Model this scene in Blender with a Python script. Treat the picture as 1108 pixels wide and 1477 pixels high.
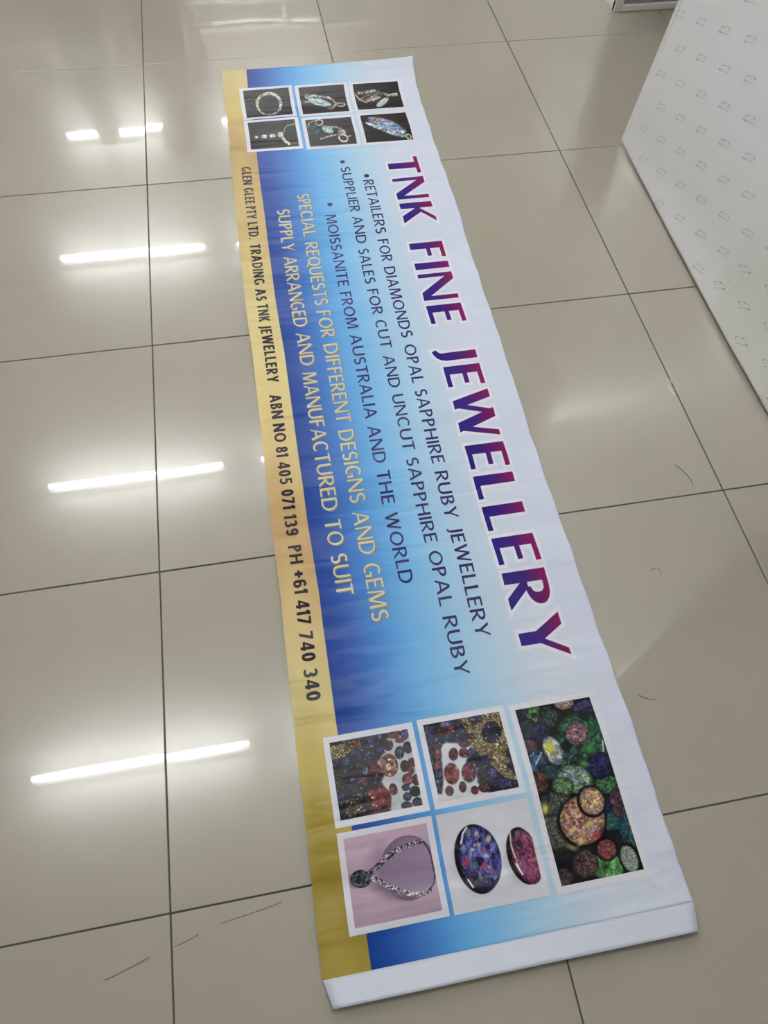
import bpy, bmesh, math, random
import numpy as np
from mathutils import Vector, Matrix

# ------------------------------------------------------------------ camera, world, exposure
for o in list(bpy.data.objects):
    bpy.data.objects.remove(o, do_unlink=True)
scene = bpy.context.scene
COL = scene.collection
R3 = ((0.98329928, -0.13826417, 0.11834503),      # columns: right, down, forward
      (-0.17875343, -0.85591300, 0.48524235),
      (0.03420142, -0.49829304, -0.86633383))
CAM = (0.28273272, -2.47354664, 1.31558286)
cam = bpy.data.cameras.new('camera')
cam.sensor_fit = 'VERTICAL'
cam.sensor_height = 36.0
cam.lens = 1047.0195 * 36.0 / 1477.0
cam.clip_start = 0.01
camo = bpy.data.objects.new('camera', cam)
COL.objects.link(camo)
camo.matrix_world = Matrix([[R3[i][0], -R3[i][1], -R3[i][2], CAM[i]] for i in range(3)] + [[0, 0, 0, 1]])
scene.camera = camo
world = bpy.data.worlds.new('world')
scene.world = world
world.use_nodes = True
world.node_tree.nodes['Background'].inputs[0].default_value = (0.8, 0.85, 0.9, 1)
world.node_tree.nodes['Background'].inputs[1].default_value = 0.0
vs = scene.view_settings
vs.view_transform = 'Standard'
vs.look = 'None'
vs.gamma = 1.0
vs.use_curve_mapping = False
vs.exposure = 0.78
TUBE_LIGHT = 70.0            # radiance of the lit fluorescent tubes, the only lights of the room

rng = np.random.default_rng(7)
random.seed(7)
PI = math.pi


# ------------------------------------------------------------------ helpers
def lin(c):
    c = np.asarray(c, float) / 255.0
    return np.where(c <= 0.04045, c / 12.92, ((c + 0.055) / 1.055) ** 2.4)


def tone(c, k=0.74):
    """photo colour under the room's light -> surface colour"""
    return np.clip(lin(c) / k, 0.0, 0.9)


def obj(name, me, mat=None, parent=None):
    o = bpy.data.objects.new(name, me)
    COL.objects.link(o)
    if mat is not None and me is not None and not me.materials:
        me.materials.append(mat)
    if parent is not None:
        o.parent = parent
    return o


def tag(o, label=None, cat=None, group=None, kind=None):
    if label: o['label'] = label
    if cat: o['category'] = cat
    if group: o['group'] = group
    if kind: o['kind'] = kind
    return o


def empty(name, loc=(0, 0, 0), rz=0.0):
    o = bpy.data.objects.new(name, None)
    COL.objects.link(o)
    o.location = loc
    o.rotation_euler = (0, 0, rz)
    o.empty_display_size = 0.1
    return o


class MB:
    """collects boxes / tubes / quads and builds ONE mesh"""
    def __init__(self):
        self.bm = bmesh.new()

    def box(self, lo, hi, bevel=0.0, seg=2):
        lo, hi = Vector(lo), Vector(hi)
        r = bmesh.ops.create_cube(self.bm, size=1.0)
        for v in r['verts']:
            v.co = Vector((lo[i] + (v.co[i] + 0.5) * (hi[i] - lo[i]) for i in range(3)))
        if bevel > 0:
            ed = list({e for v in r['verts'] for e in v.link_edges})
            bmesh.ops.bevel(self.bm, geom=ed, offset=bevel, segments=seg, affect='EDGES', profile=0.5)
        return self

    def tube(self, pts, rad, n=10, cap=True):
        pts = [Vector(p) for p in pts]
        rad = rad if hasattr(rad, '__len__') else [rad] * len(pts)
        rings = []
        for i, p in enumerate(pts):
            d = (pts[min(i + 1, len(pts) - 1)] - pts[max(i - 1, 0)]).normalized()
            a = d.cross(Vector((0, 0, 1)))
            if a.length < 1e-3:
                a = d.cross(Vector((1, 0, 0)))
            a.normalize()
            b = d.cross(a)
            rings.append([self.bm.verts.new(p + (a * math.cos(2 * PI * k / n) + b * math.sin(2 * PI * k / n)) * rad[i]) for k in range(n)])
        for r0, r1 in zip(rings, rings[1:]):
            for k in range(n):
                self.bm.faces.new((r0[k], r0[(k + 1) % n], r1[(k + 1) % n], r1[k]))
        if cap:
            self.bm.faces.new(rings[0][::-1])
            self.bm.faces.new(rings[-1])
        return self

    def quad(self, pts):
        self.bm.faces.new([self.bm.verts.new(Vector(p)) for p in pts])
        return self

    def mesh(self, name, smooth=False):
        bmesh.ops.recalc_face_normals(self.bm, faces=self.bm.faces)
        me = bpy.data.meshes.new(name)
        self.bm.to_mesh(me)
        self.bm.free()
        if smooth:
            me.polygons.foreach_set('use_smooth', [True] * len(me.polygons))
        return me

    def build(self, name, mat, parent=None, smooth=False):
        return obj(name, self.mesh(name, smooth), mat, parent)


def nodes_of(name):
    m = bpy.data.materials.new(name)
    m.use_nodes = True
    nt = m.node_tree
    return m, nt, nt.nodes['Principled BSDF']


def mat(name, rgb, rough=0.5, spec=0.5, noise=0.0, nscale=8.0, bump=0.0, bscale=60.0, coat=0.0, metal=0.0):
    m, nt, b = nodes_of(name)
    b.inputs['Roughness'].default_value = rough
    b.inputs['Specular IOR Level'].default_value = spec
    b.inputs['Coat Weight'].default_value = coat
    b.inputs['Metallic'].default_value = metal
    c = tuple(float(x) for x in rgb) + (1,)
    tc = nt.nodes.new('ShaderNodeTexCoord')
    n = nt.nodes.new('ShaderNodeTexNoise')
    n.inputs['Scale'].default_value = nscale
    n.inputs['Detail'].default_value = 4
    nt.links.new(tc.outputs['Object'], n.inputs['Vector'])
    r = nt.nodes.new('ShaderNodeValToRGB')
    r.color_ramp.elements[0].position = 0.3
    r.color_ramp.elements[1].position = 0.7
    r.color_ramp.elements[0].color = tuple(x * (1 - noise) for x in c[:3]) + (1,)
    r.color_ramp.elements[1].color = tuple(min(1, x * (1 + noise)) for x in c[:3]) + (1,)
    nt.links.new(n.outputs['Fac'], r.inputs['Fac'])
    nt.links.new(r.outputs['Color'], b.inputs['Base Color'])
    if bump > 0:
        n2 = nt.nodes.new('ShaderNodeTexNoise')
        n2.inputs['Scale'].default_value = bscale
        nt.links.new(tc.outputs['Object'], n2.inputs['Vector'])
        bp = nt.nodes.new('ShaderNodeBump')
        bp.inputs['Strength'].default_value = bump
        bp.inputs['Distance'].default_value = 0.002
        nt.links.new(n2.outputs['Fac'], bp.inputs['Height'])
        nt.links.new(bp.outputs['Normal'], b.inputs['Normal'])
    return m


def make_tile_mat():
    m, nt, b = nodes_of('polished_tile')
    geo = nt.nodes.new('ShaderNodeNewGeometry')
    oi = nt.nodes.new('ShaderNodeObjectInfo')
    n = nt.nodes.new('ShaderNodeTexNoise')
    n.inputs['Scale'].default_value = 1.6
    n.inputs['Detail'].default_value = 5
    nt.links.new(geo.outputs['Position'], n.inputs['Vector'])
    r = nt.nodes.new('ShaderNodeValToRGB')
    r.color_ramp.elements[0].position = 0.3
    r.color_ramp.elements[1].position = 0.72
    r.color_ramp.elements[0].color = (*TILE_A, 1)
    r.color_ramp.elements[1].color = (*TILE_B, 1)
    nt.links.new(n.outputs['Fac'], r.inputs['Fac'])
    # fine speckle of the porcelain
    s = nt.nodes.new('ShaderNodeTexNoise')
    s.inputs['Scale'].default_value = 420
    s.inputs['Detail'].default_value = 2
    nt.links.new(geo.outputs['Position'], s.inputs['Vector'])
    mr = nt.nodes.new('ShaderNodeMapRange')
    mr.inputs['To Min'].default_value = 0.955
    mr.inputs['To Max'].default_value = 1.045
    nt.links.new(s.outputs['Fac'], mr.inputs['Value'])
    mx = nt.nodes.new('ShaderNodeMix')
    mx.data_type = 'RGBA'
    mx.blend_type = 'MULTIPLY'
    mx.inputs['Factor'].default_value = 1.0
    nt.links.new(r.outputs['Color'], mx.inputs['A'])
    nt.links.new(mr.outputs['Result'], mx.inputs['B'])
    nt.links.new(mx.outputs['Result'], b.inputs['Base Color'])
    b.inputs['Roughness'].default_value = 0.19
    b.inputs['Specular IOR Level'].default_value = 0.75
    b.inputs['Coat Weight'].default_value = 0.85
    b.inputs['Coat Roughness'].default_value = 0.022
    # very slight waviness of the glaze
    w = nt.nodes.new('ShaderNodeTexNoise')
    w.inputs['Scale'].default_value = 2.6
    w.inputs['Detail'].default_value = 1
    nt.links.new(geo.outputs['Position'], w.inputs['Vector'])
    bp = nt.nodes.new('ShaderNodeBump')
    bp.inputs['Strength'].default_value = 0.5
    bp.inputs['Distance'].default_value = 0.0012
    nt.links.new(w.outputs['Fac'], bp.inputs['Height'])
    nt.links.new(bp.outputs['Normal'], b.inputs['Coat Normal'])
    return m


def make_print_mat(name, rough=0.28, bump=0.85):
    """printed glossy vinyl: colour from the print (attribute), creases from shared UV noise"""
    m, nt, b = nodes_of(name)
    at = nt.nodes.new('ShaderNodeAttribute')
    at.attribute_name = 'ink'
    uv = nt.nodes.new('ShaderNodeUVMap')
    uv.uv_map = 'UVMap'
    g = nt.nodes.new('ShaderNodeTexNoise')          # faint banding of the inkjet
    mp0 = nt.nodes.new('ShaderNodeMapping')
    mp0.inputs['Scale'].default_value = (3, 260, 1)
    nt.links.new(uv.outputs['UV'], mp0.inputs['Vector'])
    nt.links.new(mp0.outputs['Vector'], g.inputs['Vector'])
    g.inputs['Scale'].default_value = 1.0
    mr = nt.nodes.new('ShaderNodeMapRange')
    mr.inputs['To Min'].default_value = 0.97
    mr.inputs['To Max'].default_value = 1.03
    nt.links.new(g.outputs['Fac'], mr.inputs['Value'])
    mx = nt.nodes.new('ShaderNodeMix')
    mx.data_type = 'RGBA'
    mx.blend_type = 'MULTIPLY'
    mx.inputs['Factor'].default_value = 1.0
    nt.links.new(at.outputs['Color'], mx.inputs['A'])
    nt.links.new(mr.outputs['Result'], mx.inputs['B'])
    nt.links.new(mx.outputs['Result'], b.inputs['Base Color'])
    b.inputs['Roughness'].default_value = rough
    b.inputs['Specular IOR Level'].default_value = 0.17
    # creases: long across the banner, short along it
    def noise(sx, sy, det):
        mp = nt.nodes.new('ShaderNodeMapping')
        mp.inputs['Scale'].default_value = (0.61 * sx, 2.444 * sy, 1)
        nt.links.new(uv.outputs['UV'], mp.inputs['Vector'])
        n = nt.nodes.new('ShaderNodeTexNoise')
        n.inputs['Scale'].default_value = 1.0
        n.inputs['Detail'].default_value = det
        n.inputs['Distortion'].default_value = 0.6
        nt.links.new(mp.outputs['Vector'], n.inputs['Vector'])
        return n.outputs['Fac']
    a = noise(3.0, 17.0, 2)
    c = noise(10.0, 34.0, 1)
    mu = nt.nodes.new('ShaderNodeMath')
    mu.operation = 'MULTIPLY_ADD'
    mu.inputs[1].default_value = 0.35
    nt.links.new(c, mu.inputs[0])
    nt.links.new(a, mu.inputs[2])
    bp = nt.nodes.new('ShaderNodeBump')
    bp.inputs['Strength'].default_value = bump
    bp.inputs['Distance'].default_value = 0.006
    nt.links.new(mu.outputs[0], bp.inputs['Height'])
    nt.links.new(bp.outputs['Normal'], b.inputs['Normal'])
    nt.links.new(bp.outputs['Normal'], b.inputs['Coat Normal'])
    return m


def make_emit(name, rgb, strength):
    m = bpy.data.materials.new(name)
    m.use_nodes = True
    nt = m.node_tree
    nt.nodes.remove(nt.nodes['Principled BSDF'])
    e = nt.nodes.new('ShaderNodeEmission')
    e.inputs['Color'].default_value = (*rgb, 1)
    e.inputs['Strength'].default_value = strength
    nt.links.new(e.outputs[0], nt.nodes['Material Output'].inputs[0])
    return m


TILE_A = tuple(tone((134, 129, 118), 0.64))
TILE_B = tuple(tone((142, 137, 126), 0.64))
M = {
    'tile': make_tile_mat(),
    'grout': mat('dark_grout', (0.075, 0.066, 0.05), 0.8, noise=0.2, nscale=30),
    'wall': mat('warm_white_wall_paint', (0.66, 0.64, 0.59), 0.75, noise=0.04, bump=0.1),
    'wall_dark': mat('taupe_wall_paint', (0.36, 0.33, 0.29), 0.75, noise=0.04, bump=0.1),
    'ceiling': mat('white_ceiling_paint', (0.76, 0.75, 0.72), 0.9, noise=0.03, bump=0.1),
    'skirting': mat('grey_skirting', (0.30, 0.28, 0.25), 0.4),
    'white_metal': mat('white_enamelled_metal', (0.78, 0.78, 0.76), 0.35),
    'tube': make_emit('lit_fluorescent_tube', (0.975, 0.99, 1.0), TUBE_LIGHT),
    'tube_cap': mat('tube_end_cap', (0.6, 0.6, 0.6), 0.3, metal=0.8),
    'print': make_print_mat('glossy_printed_vinyl'),
    'vinyl_white': mat('white_vinyl', (.62, .665, .77), 0.32, noise=0.015, bump=0.04, bscale=400),
    'liner': mat('waxed_release_paper', (0.91, 0.905, 0.92), 0.2, spec=0.5, noise=0.012, nscale=5, bump=0.03, bscale=14),
    'liner_ink': mat('pale_grey_liner_ink', (0.58, 0.59, 0.61), 0.4),
    'liner_back': mat('greenish_white_release_paper', (0.86, 0.87, 0.83), 0.3, noise=0.012, nscale=5),
    'foam': mat('white_foam_core', (0.72, 0.70, 0.66), 0.7),
    'lam_white': mat('white_laminate', (0.82, 0.82, 0.81), 0.35),
    'lam_grey': mat('grey_glossy_panel', (0.27, 0.26, 0.27), 0.18),
    'hair_strand': mat('dark_fallen_hair', (0.06, 0.05, 0.04), 0.5),
    'scrap': mat('white_paper_scrap', (0.8, 0.8, 0.78), 0.6),
    'glass': mat('grey_window_glass', (0.16, 0.17, 0.17), 0.08),
    'dark_wood': mat('dark_brown_wood', (0.075, 0.055, 0.042), 0.5, noise=0.25, nscale=5),
    'skin': mat('skin', (0.46, 0.28, 0.20), 0.5, noise=0.05),
    'shirt_grey': mat('olive_grey_cotton', (0.10, 0.11, 0.09), 0.85, noise=0.1, nscale=40),
    'shirt_pink': mat('dusty_pink_cotton', (0.24, 0.17, 0.15), 0.85, noise=0.1, nscale=40),
    'trousers': mat('charcoal_trousers', (0.035, 0.035, 0.04), 0.85, noise=0.1, nscale=40),
    'shoe': mat('dark_shoe_leather', (0.03, 0.025, 0.02), 0.4),
    'hair': mat('dark_hair', (0.02, 0.016, 0.013), 0.5, noise=0.2, nscale=60),
}

# ------------------------------------------------------------------ structure: floor of 600 mm tiles, walls, ceiling
XL, XR, XN, YB, YF, ZC = -4.2, 2.7, 1.615, -5.4, 5.4, 3.06    # left, right (alcove), right near wall, back, far, ceiling
YN = -0.30                                                    # where the near right wall ends
floor = tag(MB().box((XL - .1, YB - .1, -0.06), (XR + .1, YF + .1, -0.0022)).build('floor', M['grout']), kind='structure')
tm = MB().box((-0.2987, -0.2987, -0.009), (0.2987, 0.2987, 0.0), bevel=0.0009, seg=1).mesh('tile')
tm.materials.append(M['tile'])
TILT = {(-1, 1): (-.0010, .0006), (0, 1): (.0012, .0004), (-1, 2): (.0004, .0), (0, 2): (-.0012, .0006),
        (-1, 3): (.0003, -.0004), (0, 3): (-.0006, .0012), (-1, 4): (.0, .0006), (0, 4): (-.0010, -.0004)}
for i in range(-7, 5):
    for j in range(-9, 9):
        cx, cy = 0.6 * i + 0.3, -0.6 * j + 0.3
        if cx > XR or cy < YB or cy > YF:
            continue
        t = obj('tile', tm, None, floor)
        t.location = (cx, cy, -0.0002)
        tx, ty = TILT.get((i, j), (float(rng.uniform(-.0007, .0007)), float(rng.uniform(-.0007, .0007))))
        t.rotation_euler = (tx, ty, 0)

tag(MB().box((XL - .1, YB - .1, ZC), (XR + .1, YF + .1, ZC + .1)).build('ceiling', M['ceiling']), kind='structure')
tag(MB().box((XL - .1, YB - .1, -.06), (XL, YF + .1, ZC)).build('wall_left', M['wall']), kind='structure')
tag(MB().box((XL, YF, -.06), (XR, YF + .1, ZC)).build('wall_far', M['wall_dark']), kind='structure')
tag(MB().box((XL, YB - .1, -.06), (XR, YB, ZC)).build('wall_back', M['wall']), kind='structure')
tag(MB().box((XN, YB, -.06), (XR + .1, YN, ZC)).build('wall_right_near', M['wall']), kind='structure')
tag(MB().box((XR, YN, -.06), (XR + .1, YF, ZC)).build('wall_right', M['wall']), kind='structure')
tag(MB().box((XL, YB, 0), (XL + .012, YF, .09), .002).build('baseboard_left', M['skirting']), kind='structure')
tag(MB().box((XL + .012, YF - .012, 0), (XR, YF, .09), .002).build('baseboard_far', M['skirting']), kind='structure')
# long low transom window high on the far wall (only its reflection shows, pale on the tiles)
wz, wx0, wx1 = 2.30, -0.05, 1.75
win = tag(empty('window_1', ((wx0 + wx1) / 2, YF, wz)), kind='structure')
def winpart(name, lo, hi, m):
    o = MB().box(lo, hi, .003).build(name, M[m], win)
    return o
hw = (wx1 - wx0) / 2
winpart('window_frame', (-hw, -.04, .0), (hw, 0, .045), 'white_metal')
winpart('window_frame', (-hw, -.04, .255), (hw, 0, .30), 'white_metal')
for xx in (-hw, -.02, hw - .04):
    winpart('window_frame', (xx, -.04, .045), (xx + .04, 0, .255), 'white_metal')
winpart('pane', (-hw + .04, -.015, .045), (-.02, -.005, .255), 'glass')
winpart('pane', (.02, -.015, .045), (hw - .04, -.005, .255), 'glass')


# unseen dark double door, added on the far wall to darken the tiles' reflection
added_door = tag(empty('added_door_1', (-1.55, YF, 0)), kind='structure')
for x0, x1, z0, z1 in ((-.95, -.87, 0, 2.58), (.87, .95, 0, 2.58), (-.95, .95, 2.50, 2.58)):
    MB().box((x0, -.05, z0), (x1, 0, z1), .004).build('added_door_frame', M['dark_wood'], added_door)
for sd in (-1, 1):
    lf = MB().box((min(0, sd * .87) + .003, -.03, .006), (max(0, sd * .87) - .003, 0, 2.497), .003).build('added_door_leaf', M['dark_wood'], added_door)
    for z0, z1 in ((.15, .95), (1.1, 2.35)):
        MB().box((min(sd * .12, sd * .76), -.038, z0), (max(sd * .12, sd * .76), -.029, z1), .004).build('added_door_panel', M['dark_wood'], lf)
    MB().tube([(sd * .05, -.03, 1.0), (sd * .05, -.07, 1.0), (sd * .05, -.075, 1.02), (sd * .05, -.075, 1.16), (sd * .05, -.07, 1.18), (sd * .05, -.03, 1.18)],
              .008, 8).build('added_door_handle', M['tube_cap'], lf, True)


# ------------------------------------------------------------------ ceiling fixtures: fluorescent battens, two columns
def batten(x0, x1, y, label):
    root = tag(empty('fluorescent_batten_offscreen', ((x0 + x1) / 2, y, ZC)), label, 'ceiling light', 'fluorescent battens on the ceiling')
    h = (x1 - x0) / 2
    z = -(ZC - 2.97)
    MB().box((-h - .012, -.032, -.05), (h + .012, .032, 0), .006).build('housing', M['white_metal'], root)
    MB().tube([(-h, 0, z), (h, 0, z)], .0115, 12).build('tube_offscreen', M['tube'], root, True)
    for s in (-1, 1):
        MB().box((s * (h + .001) - .011, -.021, z - .020), (s * (h + .001) + .011, .021, -.046), .004).build('lamp_holder', M['white_metal'], root)
    return root


ROWS = [(-1.44, 'above the white end strip'), (0.49, 'past the far banner end'),
        (2.76, 'second from the far wall'), (4.48, 'closest to the far wall')]
for y, where in ROWS:
    batten(-1.365, -0.165, y, 'lit fluorescent batten over the bare tiles, row ' + where)
    batten(0.092, 1.292, y, 'lit fluorescent batten over the banner side, row ' + where)

# ------------------------------------------------------------------ the banner
# outline of the sheet on the floor (metres), from far end to near end
LE = np.array([[0.2429, -0.0876], [0.2393, -0.2201], [0.2403, -0.3364], [0.2400, -0.4529], [0.2355, -0.5718], [0.2342, -0.6554],
               [0.2334, -0.7764], [0.2312, -0.8855], [0.2303, -1.0], [0.2293, -1.0825], [0.2299, -1.1815], [0.2318, -1.2747],
               [0.2308, -1.3665], [0.2302, -1.4605], [0.2292, -1.57], [0.2290, -1.657], [0.2276, -1.7358], [0.2286, -1.8039],
               [0.2296, -1.9012], [0.2278, -1.9657], [0.2268, -2.035], [0.2256, -2.12], [0.2248, -2.1979], [0.2251, -2.2565],
               [0.2257, -2.3181], [0.2247, -2.3841], [0.2238, -2.4364], [0.2233, -2.5002], [0.2232, -2.534]])
RE = np.array([[0.8560, -0.0900], [0.8440, -0.2049], [0.8386, -0.3001], [0.8360, -0.3983], [0.8354, -0.4989], [0.8352, -0.601],
               [0.8355, -0.7194], [0.8347, -0.8589], [0.8301, -0.9693], [0.8278, -1.0743], [0.8269, -1.1668], [0.8276, -1.2701],
               [0.8259, -1.3721], [0.8241, -1.4684], [0.8213, -1.5857], [0.8230, -1.6374], [0.8210, -1.7068], [0.8217, -1.7957],
               [0.8226, -1.88], [0.8221, -1.9671], [0.8236, -2.0322], [0.8236, -2.1069], [0.8232, -2.1629], [0.8252, -2.2405],
               [0.8240, -2.3155], [0.8231, -2.3932], [0.8236, -2.4421], [0.8240, -2.4917], [0.8252, -2.5336]])
Y0, Y1 = -0.089, -2.533
BL = Y0 - Y1


# creases of the vinyl: short ridges (x, y, x, y, height, width) in metres across / along the sheet
_cr = np.random.default_rng(21)
CREASES = []
for k in range(30):
    y = float(_cr.uniform(.05, 2.40))
    L = float(_cr.uniform(.018, .045))
    a = float(_cr.normal(0, .35))
    CREASES.append((.606, y, .606 - L, y + L * a, float(_cr.uniform(.0006, .0017)), float(_cr.uniform(.004, .008))))
for k in range(34):
    y = float(_cr.uniform(.03, 2.42))
    L = float(_cr.uniform(.02, .06))
    a = float(_cr.normal(-.2, .4))
    CREASES.append((-.006, y, -.006 + L, y + L * a, float(_cr.uniform(.0005, .0013)), float(_cr.uniform(.004, .009))))
CREASES += [(.545, 2.405, .572, 2.388, .0020, .005), (.572, 2.388, .592, 2.383, .0018, .005), (.552, 2.411, .578, 2.409, .0018, .005),
            (.578, 2.409, .600, 2.392, .0018, .005), (.572, 2.366, .590, 2.358, .0014, .005), (.604, 2.40, .606, 2.43, .0022, .006),
            (.556, 2.16, .598, 2.165, .0014, .006)]


def zf(s, t):
    s = np.asarray(s, float)
    t = np.asarray(t, float)
    d = t * BL
    e = np.clip(np.abs(s - 0.5) * 2, 0, 1)
    z = 0.0066 + 0.0018 * np.sin(2 * PI * d / 0.37 + 1.1 + 1.6 * s) + 0.0013 * np.sin(2 * PI * d / 0.215 + 0.4 - 2.3 * s)
    z = z + 0.0014 * np.sin(2 * PI * d / 0.131 + 4 * s) * (0.45 + 0.55 * np.exp(-((t - .13) / .12) ** 2))
    z = z + e ** 8 * 0.0016 * (1 + np.sin(2 * PI * d / 0.105 + 3 * np.sin(5 * t) + 2 * s))
    z = z + 0.010 * np.exp(-((t) / .012) ** 2) * (0.25 + s ** 2)             # curled far end
    z = z * (1 - 0.5 * np.exp(-((1 - t) / .02) ** 2))
    x, y = s * 0.6, d
    m = (s < .13) | (s > .80)
    if np.any(m):
        zz = np.zeros(np.shape(z))
        for x0, y0, x1, y1, h, w in CREASES:
            L2 = (x1 - x0) ** 2 + (y1 - y0) ** 2
            q = np.clip(((x - x0) * (x1 - x0) + (y - y0) * (y1 - y0)) / L2, 0, 1)
            dd = (x - x0 - q * (x1 - x0)) ** 2 + (y - y0 - q * (y1 - y0)) ** 2
            zz = zz + h * (1 - .8 * q) * np.exp(-dd / w ** 2)
        z = z + np.where(m, zz, 0)
    return np.maximum(z, 0.0016)


def P(s, t, dz=0.0):
    s = np.asarray(s, float)
    t = np.asarray(t, float)
    y = Y0 + (Y1 - Y0) * t
    xl = np.interp(-y, -LE[:, 1], LE[:, 0])
    xr = np.interp(-y, -RE[:, 1], RE[:, 0])
    return np.stack([xl + (xr - xl) * s, y, zf(s, t) + dz], -1)


def grid_faces(n, m):
    i, j = np.meshgrid(np.arange(n - 1), np.arange(m - 1), indexing='ij')
    a = (i * m + j).ravel()
    return np.stack([a, a + m, a + m + 1, a + 1], 1)       # i along t, j along s


def ink_mesh(name, verts, faces, st, ink, mt, parent, smooth=True):
    """mesh of printed vinyl; st = banner coordinates per vertex, ink = linear rgb per vertex"""
    me = bpy.data.meshes.new(name)
    me.from_pydata(verts.reshape(-1, 3).tolist(), [], faces.tolist())
    n = len(me.vertices)
    at = me.attributes.new('ink', 'FLOAT_COLOR', 'POINT')
    c = np.ones((n, 4), np.float32)
    c[:, :3] = np.broadcast_to(np.asarray(ink, float).reshape(-1, 3), (n, 3))
    at.data.foreach_set('color', c.ravel())
    uv = me.uv_layers.new(name='UVMap')
    li = np.zeros(len(me.loops), np.int32)
    me.loops.foreach_get('vertex_index', li)
    uv.data.foreach_set('uv', st.reshape(-1, 2)[li].astype(np.float32).ravel())
    if smooth:
        me.polygons.foreach_set('use_smooth', [True] * len(me.polygons))
    # faces look up
    if len(me.polygons) and me.polygons[0].normal.z < 0:
        me.flip_normals()
    me.update()
    return obj(name, me, mt, parent)


def patch(name, s0, s1, t0, t1, dz, ink, parent, ns=None, nt=None):
    """rectangular printed area in banner coordinates"""
    ns = ns or max(2, int((s1 - s0) * 0.6 / 0.008) + 2)
    nt = nt or max(2, int((t1 - t0) * BL / 0.008) + 2)
    T, S = np.meshgrid(np.linspace(t0, t1, nt), np.linspace(s0, s1, ns), indexing='ij')
    c = ink(S, T) if callable(ink) else ink
    return ink_mesh(name, P(S, T, dz), grid_faces(nt, ns), np.stack([S, T], -1), c, M['print'], parent)


def stops(x, xs, cols):
    cols = np.asarray(cols, float)
    return np.stack([np.interp(x, xs, cols[:, k]) for k in range(3)], -1)


# --- noise for painting the prints
def vnoise(x, y, seed):
    xi, yi = np.floor(x).astype(np.int64), np.floor(y).astype(np.int64)
    fx, fy = x - xi, y - yi
    fx, fy = fx * fx * (3 - 2 * fx), fy * fy * (3 - 2 * fy)

    def h(a, b):
        n = (a * 374761393 + b * 668265263 + seed * 1442695041) & 0x7fffffff
        n = ((n ^ (n >> 13)) * 1274126177) & 0x7fffffff
        return ((n ^ (n >> 16)) & 0xffff) / 65535.0
    return (h(xi, yi) * (1 - fx) + h(xi + 1, yi) * fx) * (1 - fy) + (h(xi, yi + 1) * (1 - fx) + h(xi + 1, yi + 1) * fx) * fy


def fbm(x, y, seed, o=3):
    v, a, tot = 0, 1.0, 0
    for k in range(o):
        v = v + a * vnoise(x * 2 ** k, y * 2 ** k, seed + 17 * k)
        tot += a
        a *= 0.55
    return v / tot


def cells(x, y, seed):
    """jittered cell noise: (random value of the nearest cell, distance, edge distance)"""
    xi, yi = np.floor(x), np.floor(y)
    d1 = np.full(x.shape, 9.0)
    d2 = np.full(x.shape, 9.0)
    val = np.zeros(x.shape)
    for dx in (-1, 0, 1):
        for dy in (-1, 0, 1):
            cx, cy = xi + dx, yi + dy
            px = cx + vnoise(cx, cy, seed) * 0.9 + .05
            py = cy + vnoise(cx, cy, seed + 5) * 0.9 + .05
            d = np.hypot(px - x, py - y)
            v = vnoise(cx, cy, seed + 9)
            near = d < d1
            d2 = np.where(near, d1, np.minimum(d2, d))
            val = np.where(near, v, val)
            d1 = np.where(near, d, d1)
    return val, d1, d2 - d1


GOLD_T = [0.0, .06, .12, .17, .22, .30, .40, .50, .60, .66, .70, .76, .82, .88, .92, .96, 1.0]
GOLD_C = [(203, 188, 132), (196, 176, 112), (196, 172, 110), (176, 148, 96), (190, 164, 104), (196, 172, 112), (208, 188, 126),
          (218, 200, 132), (212, 188, 126), (190, 158, 104), (184, 152, 102), (204, 180, 122), (206, 190, 128), (178, 162, 92), (148, 132, 64),
          (142, 126, 62), (160, 144, 80)]


def gold(S, T):
    c = stops(T + 0.012 * np.sin(S * 40), GOLD_T, GOLD_C)
    w = np.clip((T - .80) / .12, 0, 1)[..., None]
    k = np.array((.925, .935, .99)) * (1 - w) + np.array((.95, .945, .90)) * w
    return np.clip(tone(c * k) - .014, .01, .9)


BLUE_S = [0.12, 0.17, 0.24, 0.32, 0.40, 0.48, 0.56, 0.64, 0.72, 0.80, 1.0]
BLUE_C = [(34, 60, 132), (40, 70, 144), (56, 98, 170), (76, 132, 196), (102, 162, 212), (124, 174, 214), (148, 186, 214), (168, 194, 214),
          (184, 198, 212), (194, 202, 213), (196, 202, 214)]


def sky_print(S, T):
    """the printed blue-to-white background: one gradient across the sheet, the same along its whole length"""
    k = np.stack([np.full(S.shape, .97), np.full(S.shape, .97), .90 + .12 * np.clip(S, 0, 1)], -1)
    return np.clip(tone(stops(S, BLUE_S, BLUE_C)) * k - .014, .004, .92)


banner = tag(empty('vinyl_banner', (0, 0, 0)), 'long glossy printed vinyl banner with jewellery photos lying flat on the tiles', 'banner')
ns, ntt = 150, 560
T, S = np.meshgrid(np.linspace(0, 1, ntt), np.linspace(0, 1, ns), indexing='ij')
sheet = ink_mesh('sheet', P(S, T), grid_faces(ntt, ns), np.stack([S, T], -1), sky_print(S, T), M['print'], banner)
sheet['label'] = 'blue fading to white printed background'
so = sheet.modifiers.new('thickness', 'SOLIDIFY')
so.thickness = 0.0008
so.offset = -1.0
patch('gold_band', 0.0, 0.125, 0.0, 1.0, 0.00022, gold, banner, 22, 600)['label'] = 'gold band along the edge'

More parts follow.
